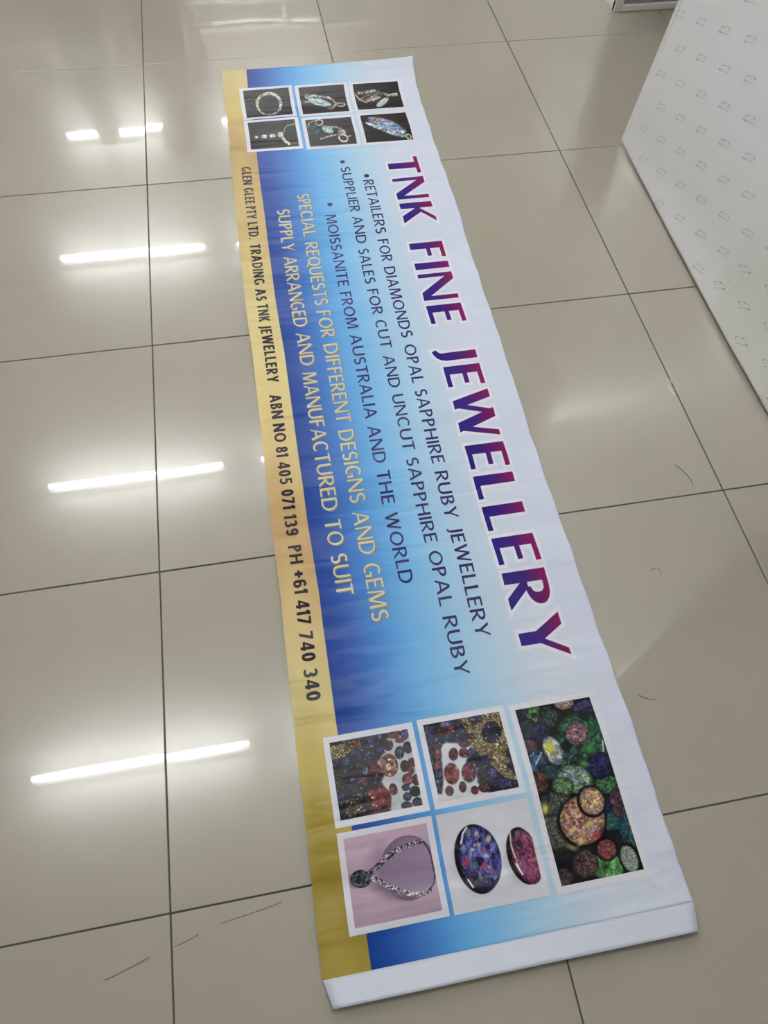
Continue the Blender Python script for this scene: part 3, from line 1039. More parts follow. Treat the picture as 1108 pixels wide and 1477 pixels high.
def gems_a():
    p = Pic([(75, 215), (880, 72), (1030, 878), (180, 1030)], 170, 180, (178, 184, 190))
    p.I += ((fbm(p.X * .012, p.Y * .012, 4) - .5) * 40)[..., None]
    left = p.region([(40, 150), (640, 60), (700, 130), (640, 230), (640, 330), (560, 440), (640, 560), (600, 640), (700, 800), (690, 960), (120, 1080)], 30)
    p.pebbles(64, BLU + RED[:2], left, .95, .06, 12, .55)
    p.pebbles(30, GLD, p.region([(60, 230), (230, 190), (380, 180), (400, 260), (270, 330), (230, 390), (100, 410)], 40), .9, .2, 30, .8)
    p.pebbles(40, [(100, 64, 40), (160, 84, 50), (190, 120, 70)], p.region([(240, 220), (390, 180), (400, 270), (280, 290)], 30), .9, .2, 10, .4)
    p.pebbles(42, [(70, 50, 30), (140, 116, 66), (90, 70, 46)], p.region([(120, 560), (200, 600), (220, 700), (160, 740)], 30), .9, .1, 10, .5)
    p.pebbles(38, [(60, 50, 34), (140, 124, 76), (90, 78, 50), (176, 160, 110)], p.region([(240, 820), (400, 800), (430, 960), (240, 1000)], 40), .9, .12, 10, .6)
    p.put((24, 24, 30), p.region([(70, 215), (220, 185), (180, 230), (90, 245)], 14))
    G = [(480, 225, 80, 70, 0, (52, 54, 104)), (380, 330, 90, 70, 10, (46, 58, 100)), (500, 385, 70, 72, 20, (40, 46, 88)),
         (250, 420, 48, 40, 0, (66, 86, 128)), (290, 520, 80, 70, 0, (40, 34, 62)), (585, 310, 30, 52, 0, (50, 54, 120)),
         (680, 250, 50, 62, 10, (66, 42, 44)), (740, 130, 74, 48, -10, (134, 50, 60)), (800, 195, 50, 32, -5, (150, 48, 46)), (850, 130, 44, 62, 0, (72, 76, 142)),
         (795, 330, 50, 72, 5, (40, 48, 92)), (880, 275, 48, 66, -8, (36, 40, 80)), (845, 475, 46, 64, 0, (66, 38, 44)), (920, 440, 44, 56, 0, (90, 40, 44)),
         (910, 520, 34, 56, 0, (150, 52, 82)), (875, 615, 58, 62, 0, (130, 50, 64)), (965, 620, 44, 60, 0, (112, 50, 46)),
         (855, 700, 42, 38, 0, (36, 42, 84)), (950, 740, 60, 56, 0, (34, 36, 56)), (868, 793, 46, 46, 0, (52, 66, 124)),
         (862, 885, 60, 42, 0, (46, 50, 84)), (975, 850, 54, 50, 0, (40, 42, 66)), (540, 520, 72, 66, 0, (126, 34, 46)), (440, 520, 28, 60, 0, (84, 104, 150)),
         (510, 620, 70, 50, 0, (30, 28, 52)), (190, 830, 40, 70, 0, (50, 54, 120)), (400, 620, 60, 36, 0, (110, 46, 82)), (350, 700, 80, 46, 0, (40, 34, 56))]
    for g in G:
        p.gem(*g[:5], g[5], 4, .6, .9, .5)
    p.gem(685, 465, 92, 124, -6, (168, 98, 58), 7, .5, 1.2, .55)
    p.gem(680, 482, 30, 40, 0, (206, 178, 160), 4, .1, .6, .3)
    p.gem(570, 820, 132, 140, 20, (140, 36, 40), 7, .5, 1.2, .6)
    p.gem(725, 717, 42, 60, -10, (122, 40, 52), 4, .5, .6, .5, True)
    return p


def gems_b():
    p = Pic([(75, 178), (830, 58), (1020, 812), (215, 985)], 170, 180, (196, 200, 210))
    p.I += ((fbm(p.X * .012, p.Y * .012, 14) - .5) * 26)[..., None]
    blue = p.region([(50, 150), (520, 80), (560, 200), (580, 320), (440, 380), (300, 370), (240, 400), (250, 560), (260, 760), (240, 900), (190, 900)], 26)
    p.pebbles(66, BLU + [(120, 50, 44)], blue, .95, .08, 20, .6)
    gold_m = p.region([(430, 110), (560, 90), (900, 40), (950, 400), (1010, 700), (930, 760), (780, 640), (620, 520), (540, 420), (500, 260)], 30)
    p.pebbles(30, GLD + [(176, 120, 80)], gold_m, .45, .5, 15, .7)
    b2 = p.region([(540, 420), (640, 510), (790, 640), (900, 740), (1040, 740), (1030, 840), (720, 880), (600, 780), (590, 600), (490, 580)], 26)
    p.pebbles(62, BLU, b2, .95, .08, 33, .6)
    p.pebbles(60, BLU, p.region([(905, 400), (960, 560), (990, 700), (900, 640), (895, 520)], 20), .95, .1, 10, .5)
    p.gem(590, 130, 72, 44, -8, (46, 48, 100), 5, .5, .8, .5)
    p.gem(752, 270, 100, 116, -4, (36, 34, 76), 6, .6, 1.0, .6)
    G = [(290, 180, 50, 40, 0, (90, 84, 160)), (340, 235, 80, 46, -10, (112, 44, 46)), (230, 260, 50, 40, 0, (104, 50, 42)), (150, 280, 60, 60, 0, (60, 60, 128)),
         (300, 325, 60, 34, 0, (52, 60, 120)), (450, 300, 60, 44, 0, (56, 58, 116)), (545, 310, 44, 34, 30, (118, 46, 40)), (420, 220, 44, 36, 0, (40, 44, 84)),
         (480, 385, 60, 44, 0, (110, 42, 52)), (470, 480, 50, 52, 0, (126, 46, 54)), (215, 400, 46, 44, 0, (70, 44, 44)), (210, 480, 34, 64, 0, (144, 62, 46)),
         (210, 620, 34, 60, 0, (150, 76, 70)), (215, 700, 34, 50, 0, (70, 66, 140)), (215, 820, 36, 60, 0, (62, 62, 110)),
         (690, 545, 56, 46, 0, (44, 40, 90)), (640, 610, 60, 46, 0, (36, 34, 72)), (740, 690, 60, 56, 0, (74, 66, 146)), (665, 700, 64, 56, 0, (58, 40, 52)),
         (800, 770, 60, 50, 0, (46, 46, 104)), (900, 780, 60, 50, 0, (52, 50, 116)), (665, 830, 60, 46, 0, (104, 40, 56)), (540, 480, 36, 50, 0, (50, 56, 104))]
    for g in G:
        p.gem(*g[:5], g[5], 4, .6, .9, .5)
    p.gem(368, 495, 46, 66, 5, (120, 40, 46), 4, .6, .8, .5, True)
    p.gem(345, 695, 74, 108, -3, (158, 58, 52), 6, .6, .7, .4, True)
    p.gem(518, 680, 72, 100, 3, (130, 46, 66), 5, .6, .9, .5, True)
    p.gem(318, 870, 42, 50, 0, (122, 48, 46), 4, .5, .7, .5, True)
    p.gem(450, 828, 37, 54, 0, (98, 50, 46), 4, .5, .7, .5, True)
    p.gem(570, 857, 39, 42, 0, (132, 44, 48), 4, .5, .7, .5, True)
    return p


def necklace():
    p = Pic([(68, 205), (868, 68), (1025, 900), (182, 1068)], 170, 180, (168, 138, 162))
    p.I *= (.94 + .14 * (1 - p.v) + .05 * fbm(p.X * .006, p.Y * .006, 3))[..., None]
    p.blob(520, 560, 330, 300, 0, (128, 96, 122), 1, .75)
    p.blob(560, 700, 280, 130, 12, (74, 54, 74), .9, .85)
    p.blob(420, 350, 160, 120, -40, (140, 108, 134), 1, .7)
    x, y, r = p.loc(695, 500, 268, 312, 0)
    body_m = p.soft(r, 268)
    p.put(np.array((142, 118, 150)) * (.86 + .2 * np.clip((x + .4), -.5, 1) + .06 * y)[..., None], body_m)
    p.put((92, 74, 100), np.clip(1 - np.abs(r - .985) * 22, 0, 1) * .75 * (y < .1))
    p.put((88, 66, 92), body_m * p.region([(300, 560), (480, 660), (620, 730), (860, 770), (860, 900), (400, 900)], 50) * .85)
    inner = [(410, 510), (560, 370), (700, 290), (830, 250), (900, 330), (945, 500), (960, 600), (900, 700), (760, 750), (600, 700), (440, 640)]
    p.put(np.array((140, 116, 148)) * (.9 + .14 * (p.u - .3))[..., None], p.region(inner, 16))
    up = [(330, 545), (400, 480), (480, 400), (580, 335), (680, 290), (790, 250), (840, 250)]
    lo = [(330, 590), (440, 640), (540, 690), (640, 725), (750, 755), (850, 745), (905, 715)]
    p.line(up[:5], 54, (118, 100, 122), 1, .75, .07)
    p.line(up[4:], 40, (130, 112, 134), 1, .75, .08)
    p.line(lo[:4], 54, (128, 112, 132), 1, .8, .07)
    p.line(lo[3:], 44, (140, 122, 142), 1, .8, .08)
    p.line([(840, 250), (890, 320), (920, 400), (935, 480), (955, 570), (950, 640), (905, 715)], 15, (62, 46, 62), 1, .5, .05)
    p.put((225, 220, 232), np.clip((fbm(p.X * .05, p.Y * .05, 77, 2) - .68) * 12, 0, 1) * (np.minimum(p.near(up)[0], p.near(lo)[0]) < 22))
    p.blob(195, 615, 90, 90, 0, (70, 54, 70), .5, .8)
    p.gem(238, 602, 98, 88, 0, (84, 84, 88), 9, .7, 1.6, .85)
    p.gem(236, 605, 46, 50, 0, (34, 58, 74), 5, .4, 1.3, .7)
    return p


def two_opals():
    p = Pic([(155, 145), (890, 15), (1080, 780), (305, 945)], 170, 180, (196, 198, 210))
    p.I *= (.98 + .05 * fbm(p.X * .006, p.Y * .006, 3))[..., None]
    for cx, cy, rx, ry, an in ((480, 530, 200, 285, -12), (820, 500, 120, 230, -14)):
        p.blob(cx - 12, cy + 14, rx, ry, an, (140, 140, 152), .5, .45)
    p.opal(488, 502, 176, 282, -12, [(14, 12, 22), (30, 26, 46)], 1.5, .3)
    cols = [(30, 26, 62), (52, 50, 130), (78, 92, 170), (60, 44, 124), (104, 132, 192), (44, 40, 110), (84, 56, 130)]
    p.opal(512, 498, 166, 266, -12, cols, 4.5, .45)
    for q in ((405, 530, 42, 62, (176, 46, 70)), (465, 555, 26, 36, (70, 140, 70)), (545, 560, 34, 52, (176, 56, 92)), (580, 345, 26, 52, (206, 176, 130)),
              (480, 300, 24, 32, (206, 176, 132)), (540, 445, 30, 28, (160, 66, 124)), (515, 660, 24, 26, (196, 116, 90)), (420, 300, 26, 40, (76, 142, 130)),
              (640, 520, 40, 70, (64, 52, 140)), (560, 480, 30, 24, (160, 196, 220)), (420, 670, 20, 30, (170, 60, 40)), (450, 430, 26, 20, (180, 196, 214)),
              (590, 600, 40, 30, (140, 60, 100)), (380, 420, 24, 40, (100, 130, 190)), (620, 400, 36, 44, (92, 110, 190)), (500, 390, 24, 24, (196, 150, 150))):
        p.blob(q[0], q[1], q[2], q[3], 10, q[4], .7, .85)
    p.put((24, 18, 34), p.region([(400, 600), (470, 620), (600, 700), (600, 790), (420, 780)], 60) * .7 * p.soft(p.loc(512, 498, 160, 262, -12)[2], 160))
    p.line([(402, 250), (372, 300), (360, 380)], 14, (226, 228, 240), .9)
    p.line([(415, 670), (455, 730)], 12, (226, 222, 232), .9)
    cut = p.region([(600, 200), (820, 240), (905, 300), (930, 340), (1006, 680), (1000, 720), (800, 760), (640, 600)], 5)
    p.opal(860, 478, 128, 232, -16, [(16, 12, 18), (34, 24, 30)], 1.5, .2, cut=cut)
    p.opal(888, 482, 118, 226, -16, [(70, 34, 62), (130, 44, 70), (84, 62, 110), (150, 54, 96), (96, 40, 56), (160, 96, 104)], 3.4, .4, cut=cut)
    p.blob(812, 300, 34, 30, 0, (120, 120, 70), .8, .7)
    p.blob(900, 600, 80, 90, 10, (150, 50, 120), .9, .55)
    p.line([(752, 290), (762, 400), (795, 500)], 11, (216, 206, 214), .85)
    p.line([(800, 545), (850, 625)], 14, (226, 222, 230), .95)
    return p


def black_opals():
    # painted in the frame of a 3.078x view of the photo
    p = Pic([(440, 138), (770, 83), (1000, 848), (640, 918)], 300, 150, (24, 26, 30))
    p.I *= (.7 + .6 * fbm(p.X * .03, p.Y * .03, 5))[..., None]
    GR = [(14, 26, 24), (24, 50, 40), (40, 92, 52), (26, 44, 66), (60, 132, 66), (20, 30, 50)]
    O = [(480, 160, 46, 40, 0, [(26, 30, 56), (50, 56, 84), (34, 40, 50)], 2), (525, 160, 34, 44, 10, [(30, 50, 34), (90, 150, 80), (50, 70, 60)], 2),
         (585, 180, 46, 64, 0, [(26, 34, 34), (60, 76, 64), (34, 44, 50)], 3), (655, 108, 46, 34, 0, [(116, 92, 88), (156, 134, 122), (130, 112, 96)], 2),
         (745, 135, 50, 44, 0, [(34, 30, 76), (48, 46, 90), (40, 70, 100)], 2), (490, 230, 50, 52, 0, [(22, 34, 42), (34, 56, 62), (40, 36, 66)], 2.4),
         (550, 250, 44, 50, 0, [(20, 24, 50), (44, 52, 96), (24, 40, 50)], 2.5),
         (742, 318, 148, 168, -8, GR, 5.0), (500, 325, 38, 46, 0, [(70, 46, 56), (96, 56, 66), (50, 40, 60)], 2),
         (528, 385, 48, 56, 30, [(26, 40, 66), (60, 106, 140), (30, 40, 70)], 2), (590, 440, 58, 40, -10, [(20, 30, 56), (34, 70, 66), (30, 36, 84)], 3),
         (545, 478, 44, 50, 0, [(80, 44, 40), (112, 66, 52), (50, 34, 34)], 1.8),
         (706, 468, 84, 62, 22, [(70, 96, 84), (120, 140, 126), (90, 140, 84), (110, 130, 160)], 2.6), (650, 500, 50, 40, 20, [(50, 80, 50), (110, 160, 90), (60, 80, 70)], 3),
         (848, 492, 58, 44, 10, [(24, 50, 36), (76, 130, 80), (40, 76, 50)], 5), (814, 408, 58, 62, 0, [(24, 20, 76), (34, 30, 92), (30, 44, 70)], 1.8)]
    for o in O:
        p.opal(o[0], o[1], o[2], o[3], o[4], o[5], o[6], .55)
    p.opal(712, 258, 52, 56, 0, [(70, 50, 70), (140, 100, 110), (90, 70, 100), (170, 120, 110)], 5, .4)
    p.opal(606, 336, 40, 72, -22, [(120, 140, 150), (140, 160, 176), (170, 160, 120)], 2, .45)
    p.blob(592, 318, 30, 36, 0, (206, 200, 50), .7, .95)
    p.blob(770, 330, 44, 46, 0, (56, 150, 56), .8, .8)
    p.blob(800, 230, 36, 60, 0, (40, 104, 60), .9, .6)
    p.blob(745, 400, 36, 20, 20, (84, 150, 64), .8, .8)
    p.line([(530, 400), (556, 345)], 5, (170, 200, 214), .9)
    p.line([(826, 295), (830, 345)], 4, (225, 225, 230), .95)
    # lower half
    p.opal(628, 650, 108, 128, -14, [(48, 56, 48), (84, 92, 78), (60, 66, 66), (100, 104, 90)], 6, .45)
    p.blob(573, 597, 18, 28, 0, (220, 196, 40), .7, .95)
    p.blob(690, 760, 34, 18, 20, (150, 160, 90), .8, .8)
    p.opal(850, 640, 74, 48, 12, [(20, 60, 60), (40, 110, 90), (24, 50, 90), (70, 140, 90)], 7, .4)
    p.opal(944, 690, 46, 90, -12, [(22, 50, 58), (44, 96, 100), (26, 40, 84)], 5, .4)
    p.opal(890, 575, 38, 62, -8, [(50, 34, 44), (92, 60, 72), (70, 60, 80)], 2.2, .5)
    p.opal(825, 590, 40, 40, 0, [(20, 24, 60), (40, 44, 110)], 3, .5)
    x, y, r = p.loc(734, 648, 108, 110, 0)
    p.put((14, 12, 14), np.clip((1.0 - r) * 8 + .6, 0, 1))
    p.opal(736, 646, 98, 104, -20, [(140, 92, 86), (172, 118, 100), (150, 124, 112), (184, 146, 92), (166, 98, 84), (144, 124, 124)], 3.4, .3)
    for q in ((690, 690, 26, 14, (214, 196, 84)), (770, 660, 30, 14, (214, 190, 80)), (735, 580, 14, 40, (196, 96, 78)), (800, 712, 24, 20, (196, 40, 44)), (700, 610, 20, 20, (206, 150, 110)),
              (730, 740, 34, 14, (206, 190, 110))):
        p.blob(q[0], q[1], q[2], q[3], -35, q[4], .8, .8)
    x, y, r = p.loc(776, 566, 62, 72, -30)
    p.put((14, 12, 14), np.clip((1.0 - r) * 8 + .6, 0, 1))
    p.opal(778, 564, 54, 62, -30, [(150, 104, 96), (186, 136, 116), (130, 120, 120), (206, 176, 80)], 3.4, .35)
    p.blob(785, 530, 24, 12, 30, (220, 190, 70), .8, .85)
    p.opal(842, 835, 74, 56, 0, [(50, 96, 46), (92, 160, 80), (70, 136, 60)], 3, .4, flow=.4)
    p.opal(746, 826, 58, 58, 0, [(58, 44, 46), (92, 66, 68), (76, 54, 60)], 2.6, .4)
    x, y, r = p.loc(840, 768, 50, 48, 0)
    p.put((14, 12, 14), np.clip((1.0 - r) * 8 + .6, 0, 1))
    p.opal(840, 768, 43, 41, 0, [(116, 60, 60), (160, 60, 66), (90, 80, 78)], 1.8, .35)
    x, y, r = p.loc(940, 806, 46, 68, -22)
    p.put((12, 12, 14), np.clip((1.0 - r) * 8 + .6, 0, 1))
    p.opal(938, 806, 36, 58, -22, [(104, 124, 110), (136, 150, 136), (120, 136, 130)], 5, .35)
    p.opal(652, 884, 40, 40, 0, [(50, 40, 46), (86, 66, 78)], 2.5, .5)
    return p


photo('square photo of heaped red, blue and gold gems beside the gold band', .0970, .3315, .8575, .9104, gems_a(), .0170, .0044, 1.18, .6)
photo('square photo of red gems on white with a large dark sapphire', .3790, .6135, .8567, .9107, gems_b(), .0165, .0042, 1.16, .62)
photo('square photo of a silver necklace on a mauve bust', .0980, .3320, .9221, .9751, necklace(), .0170, .0040)
photo('photo of two polished opals on pale grey', .3615, .6295, .9186, .9793, two_opals(), .0002, .0001)
photo('tall photo of many polished black opals', .6630, .8990, .8578, .9757, black_opals(), .0170, .0045, 1.08)

# ------------------------------------------------------------------ white liner-faced board leaning against the near right wall
LEAN = math.radians(4.5)
BX, BY0, BY1, BH = 1.3955, -0.585, -1.795, 2.40
board = tag(empty('leaning_board', (BX, BY0, 0)),
            'tall white board faced with logo-printed release paper, leaning against the wall', 'board')


def bpt(a, h, out=0.0):
    """a = distance from the far edge towards the viewer, h = up the board, out = off its face; local to the board"""
    skew = 0.0
    return (skew + h * math.sin(LEAN) - out * math.cos(LEAN), -a, h * math.cos(LEAN) + out * math.sin(LEAN))


BWID = BY0 - BY1
prof = [(.006, .0125), (.012, .0120), (.02, .0106), (.03, .0086), (.045, .0056), (.065, .0028), (.09, .0009), (.13, 0.0), (.5, 0.0), (1.0, 0.0), (1.6, 0.0), (2.4, 0.0)]
def paper_out(a, h):
    o = float(np.interp(h, [x[0] for x in prof], [x[1] for x in prof]))
    k = min(1.0, max(0.0, (a - .01) / .42))
    return o * k * (1 + .12 * math.sin(9 * a + 1)) + .0005 * math.sin(6 * a + 2 * h) * min(1, h * 4) + .0006


bm = bmesh.new()
cols = 40
gridv = []
for i in range(cols):
    a = BWID * i / (cols - 1)
    gridv.append([bm.verts.new(bpt(a, h, paper_out(a, h) - .0006)) for h, o in prof])
for i in range(cols - 1):
    for j in range(len(prof) - 1):
        bm.faces.new((gridv[i][j], gridv[i + 1][j], gridv[i + 1][j + 1], gridv[i][j + 1]))
bmesh.ops.recalc_face_normals(bm, faces=bm.faces)
me = bpy.data.meshes.new('liner_paper')
bm.to_mesh(me)
bm.free()
me.polygons.foreach_set('use_smooth', [True] * len(me.polygons))
if me.polygons[len(me.polygons) // 2].normal.x > 0:
    me.flip_normals()
lp = obj('liner_paper', me, M['liner'], board)
lp['label'] = 'white release paper with faint grey logos'
sm_ = lp.modifiers.new('thickness', 'SOLIDIFY')
sm_.thickness = .0006
sm_.offset = -1
# foam core behind the paper
bm = bmesh.new()
c8 = [bpt(a, h, o) for o in (-.0012, -.0042) for a, h in ((.001, .0005), (BWID - .001, .0005), (BWID - .001, BH - .002), (.001, BH - .002))]
vs8 = [bm.verts.new(c) for c in c8]
for f in ((0, 1, 2, 3), (7, 6, 5, 4), (0, 4, 5, 1), (1, 5, 6, 2), (2, 6, 7, 3), (3, 7, 4, 0)):
    bm.faces.new([vs8[k] for k in f])
bmesh.ops.recalc_face_normals(bm, faces=bm.faces)
me = bpy.data.meshes.new('foam_core')
bm.to_mesh(me)
bm.free()
obj('foam_core', me, M['foam'], board)

# printed marks: small slanted logos on a skewed lattice (flat print on the paper)
def mark_quads(a, h, flip=1.0):
    out = []
    for x0, y0, x1, y1, w in ((-.6, -6, -.6, -2.2, 1.9), (.2, -3.2, 7.6, -3.0, 1.0), (8.4, -2.4, 8.4, 2.0, 2.0), (-7.4, 2.6, -3.6, 5.4, 3.0),
                              (-3.2, 4.4, 7.8, 8.6, 1.1), (-6.2, -.6, -2.4, -3.8, .9), (3.0, 1.2, 7.0, 3.4, .7)):
        x0, x1, y0, y1, w = x0 * .8, x1 * .8, y0 * .8, y1 * .8, w * .8
        dx, dy = x1 - x0, y1 - y0
        L = math.hypot(dx, dy)
        nx, ny = -dy / L * w / 2, dx / L * w / 2
        q = []
        for px, py in ((x0 + nx, y0 + ny), (x1 + nx, y1 + ny), (x1 - nx, y1 - ny), (x0 - nx, y0 - ny)):
            px *= flip
            q.append((a + .00305 * px + .00137 * py, h + .0015 * px - .00111 * py))
        out.append(q)
    return out


FLAP = [(.671, .057), (.712, .239), (.80, .60), (1.205, .60), (1.205, .010), (.705, .010)]      # folded corner of a second liner sheet (a, h)
def in_flap(a, h):
    ins = False
    j = len(FLAP) - 1
    for i in range(len(FLAP)):
        if (FLAP[i][1] > h) != (FLAP[j][1] > h) and a < (FLAP[j][0] - FLAP[i][0]) * (h - FLAP[i][1]) / (FLAP[j][1] - FLAP[i][1]) + FLAP[i][0]:
            ins = not ins
        j = i
    return ins


mk = MB()
mk2 = MB()
for i in range(-40, 60):
    for j in range(-40, 60):
        a = (.640 - .585) + .0645 * i + .037 * j
        h = .234 - .0523 * i + .083 * j
        if not (.02 < a < BWID - .02 and .02 < h < 1.3):
            continue
        fl = in_flap(a, h)
        for q in mark_quads(a, h, -1 if fl else 1):
            (mk2 if fl else mk).quad([bpt(x, y, paper_out(x, y) + (.0030 if fl else 0)) for x, y in q])
tag(mk.build('printed_logos', M['liner_ink'], lp), kind='stuff')
# flap sheet
fb = bmesh.new()
tv = [fb.verts.new(bpt(a, h, paper_out(a, h) + .0018)) for a, h in FLAP]
fb.faces.new(tv)
bmesh.ops.triangulate(fb, faces=fb.faces)
bmesh.ops.subdivide_edges(fb, edges=fb.edges, cuts=9, use_grid_fill=True)
for v in fb.verts:
    h = v.co.z / math.cos(LEAN)
    a = -v.co.y
    v.co = Vector(bpt(a, h, paper_out(a, max(h, .007)) + .0018))
bmesh.ops.recalc_face_normals(fb, faces=fb.faces)
me = bpy.data.meshes.new('paper_flap')
fb.to_mesh(me)
fb.free()
me.polygons.foreach_set('use_smooth', [True] * len(me.polygons))
fl = obj('paper_flap', me, M['liner_back'], board)
fl['label'] = 'overlapping turned-back sheet of release paper'
tag(mk2.build('printed_logos', M['liner_ink'], fl), kind='stuff')

# ------------------------------------------------------------------ white cabinet beyond the board
cab = tag(empty('white_cabinet', (1.6276, 0.137, 0)), 'white cabinet with recessed glossy grey panel standing beyond the leaning board', 'cabinet')
CW, CD, CH = .62, .42, .78
MB().box((0, .004, .0), (.014, CD, CH), .002).build('side_panel', M['lam_white'], cab)
MB().box((CW - .014, .004, .0), (CW, CD, CH), .002).build('side_panel', M['lam_white'], cab)
MB().box((-.006, -.004, CH), (CW + .006, CD + .006, CH + .024), .003).build('top_panel', M['lam_white'], cab)
MB().box((.014, CD - .012, .0), (CW - .014, CD, CH), .001).build('back_panel', M['lam_white'], cab)
fr = MB()
fr.box((.0, 0, .0), (.03, .02, CH), .003)
fr.box((CW - .03, 0, .0), (CW, .02, CH), .003)
fr.box((.03, 0, .0), (CW - .03, .02, .021), .003)
fr.box((.03, 0, CH - .04), (CW - .03, .02, CH), .003)
fr.build('front_frame', M['lam_white'], cab)
MB().box((.03, .010, .021), (CW - .03, .018, CH - .04)).build('front_panel', M['lam_grey'], cab)


# ------------------------------------------------------------------ two people standing beyond the far end (mirrored in the polished tiles)
def skin_mesh(name, V, E, Rr, root=0, levels=2):
    me = bpy.data.meshes.new(name)
    me.from_pydata(V, E, [])
    o = bpy.data.objects.new(name, me)
    COL.objects.link(o)
    o.modifiers.new('skin', 'SKIN')
    for k, d in enumerate(me.skin_vertices[0].data):
        d.radius = Rr[k] if isinstance(Rr[k], tuple) else (Rr[k], Rr[k])
        d.use_root = (k == root)
    s = o.modifiers.new('sub', 'SUBSURF')
    s.levels = s.render_levels = levels
    dg = bpy.context.evaluated_depsgraph_get()
    new = bpy.data.meshes.new_from_object(o.evaluated_get(dg))
    bpy.data.objects.remove(o, do_unlink=True)
    new.polygons.foreach_set('use_smooth', [True] * len(new.polygons))
    return new


def person(label, loc, rz, H, shirt, arm_out, hair_big):
    root = tag(empty('person', loc, rz), label, 'person')
    s = H / 1.7
    V, E, Rr, idx = [], [], [], {}

    def j(n, p, r, par=None):
        idx[n] = len(V)
        V.append(tuple(c * s for c in p))
        Rr.append(tuple(x * s for x in r) if isinstance(r, tuple) else r * s)
        if par is not None:
            E.append((idx[par], idx[n]))
    j('pelvis', (0, 0, .93), (.155, .105))
    j('waist', (0, .005, 1.08), (.135, .095), 'pelvis')
    j('chest', (0, .0, 1.27), (.16, .11), 'waist')
    j('upper', (0, -.01, 1.39), (.13, .085), 'chest')
    j('neck', (0, -.005, 1.46), .052, 'upper')
    j('jaw', (0, .02, 1.53), (.062, .072), 'neck')
    j('head', (0, .018, 1.60), (.076, .096), 'jaw')
    j('crown', (0, .008, 1.655), (.06, .075), 'head')
    for sd, n in ((-1, 'l'), (1, 'r')):
        j('hip' + n, (sd * .09, 0, .86), .088, 'pelvis')
        j('knee' + n, (sd * .105, .012, .48), .056, 'hip' + n)
        j('calf' + n, (sd * .108, -.005, .34), .052, 'knee' + n)
        j('ankle' + n, (sd * .11, -.02, .085), .036, 'calf' + n)
        j('toe' + n, (sd * .12, .13, .036), (.042, .03), 'ankle' + n)
        j('sh' + n, (sd * .175, -.01, 1.385), .058, 'upper')
        if arm_out and sd == 1:
            el, wr, pm = (.27, .03, 1.14), (.50, .08, 1.16), (.57, .09, 1.165)
        else:
            el, wr, pm = (sd * .235, -.01, 1.10), (sd * .23, .10, .88), (sd * .225, .125, .81)
        j('el' + n, el, .042, 'sh' + n)
        j('wr' + n, wr, (.029, .024), 'el' + n)
        j('palm' + n, pm, (.036, .018), 'wr' + n)
        w, pv = Vector(wr), Vector(pm)
        d = (pv - w).normalized()
        side = d.cross(Vector((0, 1, 0.2))).normalized()
        for f in range(4):
            off = side * (.024 - .016 * f)
            L = (.062, .072, .068, .052)[f]
            b0 = pv + d * .02 + off
            j(f'f{f}a{n}', tuple(b0), .0095, 'palm' + n)
            j(f'f{f}b{n}', tuple(b0 + d * L * .55 + Vector((0, 0.008, 0))), .0088, f'f{f}a{n}')
            j(f'f{f}c{n}', tuple(b0 + d * L + Vector((0, .024, -.004))), .0075, f'f{f}b{n}')
        tb = w + d * .022 + side * .03
        j('ta' + n, tuple(tb), .0105, 'palm' + n)
        j('tb' + n, tuple(tb + d * .03 + side * .02), .0095, 'ta' + n)
        j('tc' + n, tuple(tb + d * .055 + side * .024), .008, 'tb' + n)
    me = skin_mesh('body', V, E, Rr)
    for m in ('skin', shirt, 'trousers', 'shoe'):
        me.materials.append(M[m])
    mi = []
    for p in me.polygons:
        c = p.center / s
        k = 0
        if c.z < .075: k = 3
        elif c.z < .98 and abs(c.x) < .205: k = 2
        elif c.z < 1.455:
            k = 1
            if (arm_out and c.x > .33) or (not arm_out and abs(c.x) > .20 and c.z < 1.02) or (abs(c.x) > .2 and c.z < 1.0):
                k = 0
        mi.append(k)
    me.polygons.foreach_set('material_index', mi)
    obj('body', me, None, root)
    # hair cap, ears, nose, eyes, mouth
    hm = MB()
    bmesh.ops.create_uvsphere(hm.bm, u_segments=20, v_segments=14, radius=1)
    f = 1.38 if hair_big else .84
    for v in list(hm.bm.verts):
        x, y, z = v.co
        if y > .25 and z < .15:
            y = .25
        zz = z * .125 * (1.12 if hair_big else 1) if z > 0 else z * (.13 if hair_big else .085)
        v.co = Vector((x * .092 * f, y * .108 * f - .012, 1.618 + zz)) * s
    hm.build('hair', M['hair'], root, True)
    for sd in (-1, 1):
        ear = MB()
        bmesh.ops.create_uvsphere(ear.bm, u_segments=10, v_segments=8, radius=1)
        for v in ear.bm.verts:
            v.co = Vector((sd * .083 + v.co.x * .009, .012 + v.co.y * .018, 1.585 + v.co.z * .03)) * s
        ear.build('ear', M['skin'], root, True)
        eye = MB()
        bmesh.ops.create_uvsphere(eye.bm, u_segments=10, v_segments=8, radius=1)
        for v in eye.bm.verts:
            v.co = Vector((sd * .03 + v.co.x * .012, .104 + v.co.y * .008, 1.600 + v.co.z * .007)) * s
        eye.build('eye', M['hair'], root, True)
    nose = MB().tube([Vector((0, .108, 1.60)) * s, Vector((0, .120, 1.575)) * s, Vector((0, .116, 1.562)) * s], [.007 * s, .012 * s, .013 * s], 8)
    nose.build('nose', M['skin'], root, True)
    MB().box(Vector((-.024, .088, 1.528)) * s, Vector((.024, .096, 1.536)) * s, .003).build('mouth', M['shirt_pink'], root)
    return root


person('person in an olive grey shirt holding one forearm out, standing past the banner end', (-0.585, 2.30, 0), PI + .15, 1.67, 'shirt_grey', True, False)
person('person with bulky dark hair and dusty pink top, standing past the banner end', (-0.11, 2.0, 0), PI - .1, 1.60, 'shirt_pink', False, True)


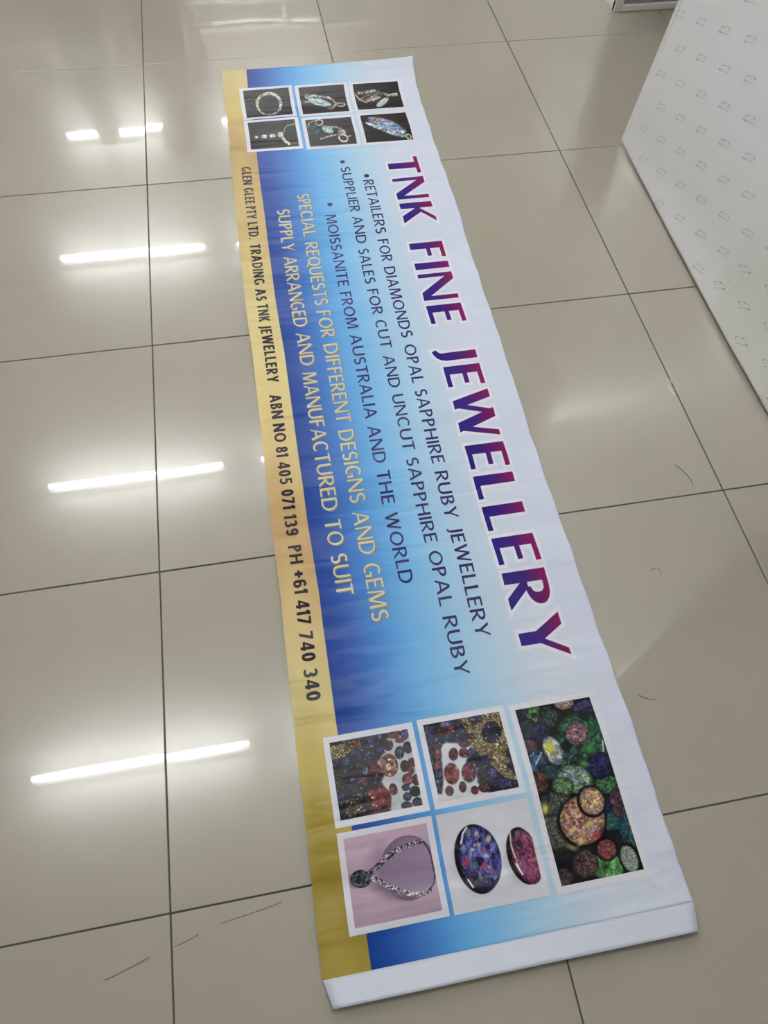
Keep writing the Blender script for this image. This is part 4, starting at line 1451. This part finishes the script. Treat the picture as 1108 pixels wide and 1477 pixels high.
# ------------------------------------------------------------------ small litter on the tiles
def strand(pts, label, r=.0004):
    pts = [Vector((x, y, .0006)) for x, y in pts]
    c = pts[0]
    o = MB().tube([p - Vector((c.x, c.y, 0)) for p in pts], r, 5).build('hair_strand', M['hair_strand'], None, True)
    o.location = (c.x, c.y, 0)
    return tag(o, label, 'hair', 'hairs fallen on the tiles')


def on_floor(u, v):
    """floor point seen at photo pixel (u, v)"""
    f = 1047.0195
    d = [R3[i][0] * (u - 554) / f + R3[i][1] * (v - 738.5) / f + R3[i][2] for i in range(3)]
    k = -CAM[2] / d[2]
    return (CAM[0] + d[0] * k, CAM[1] + d[1] * k)


strand([on_floor(*q) for q in ((974, 670), (984, 678), (991, 685), (996, 691), (999, 698))], 'short curved dark hair close to a grout crossing, beside the word JEWELLERY', .0005)
strand([on_floor(*q) for q in ((920, 1001), (926, 1005), (931, 1007), (939, 1009), (948, 1009))], 'bowed dark hair on the tile beside the black opal photo', .0005)
strand([on_floor(*q) for q in ((938, 824), (941, 821), (946, 819.6), (951, 821.5), (954, 825.5), (953, 831))], 'small hooked dark hair on the tile beside the last title letters', .0004)
strand([on_floor(*q) for q in ((150, 1414), (166, 1407), (183, 1398), (199, 1390), (215, 1381))], 'long thin hair on the bare tile farthest from the banner', .00035)
strand([on_floor(*q) for q in ((251, 1366), (262, 1361), (274, 1355), (286, 1348))], 'short straight hair touching the grout line beside the white end strip', .00035)
strand([on_floor(*q) for q in ((317, 1333), (336, 1326), (357, 1319), (380, 1311), (406, 1301))], 'long straight hair on the tile next to the necklace photo', .0003)
a_, b_ = on_floor(964, 557), on_floor(972, 571)
sc = MB()
for (x0, y0), (x1, y1), w in ((a_, b_, .0022), (on_floor(967, 548), on_floor(968.5, 553), .0014)):
    L = math.hypot(x1 - x0, y1 - y0)
    nx, ny = -(y1 - y0) / L * w, (x1 - x0) / L * w
    sc.bm.faces.new([sc.bm.verts.new(Vector(p)) for p in ((x0 - a_[0], y0 - a_[1], .0008), (x1 + nx - a_[0], y1 + ny - a_[1], .0014),
                    (x1 - a_[0] + nx * .3, y1 - a_[1] - ny, .0008), (x0 - nx - a_[0], y0 - ny - a_[1], .0012))])
so_ = sc.build('paper_scrap', M['scrap'])
so_.location = (a_[0], a_[1], 0)
so_.modifiers.new('thickness', 'SOLIDIFY').thickness = .0003
tag(so_, 'tiny white paper scrap lying along a grout line', 'scrap')
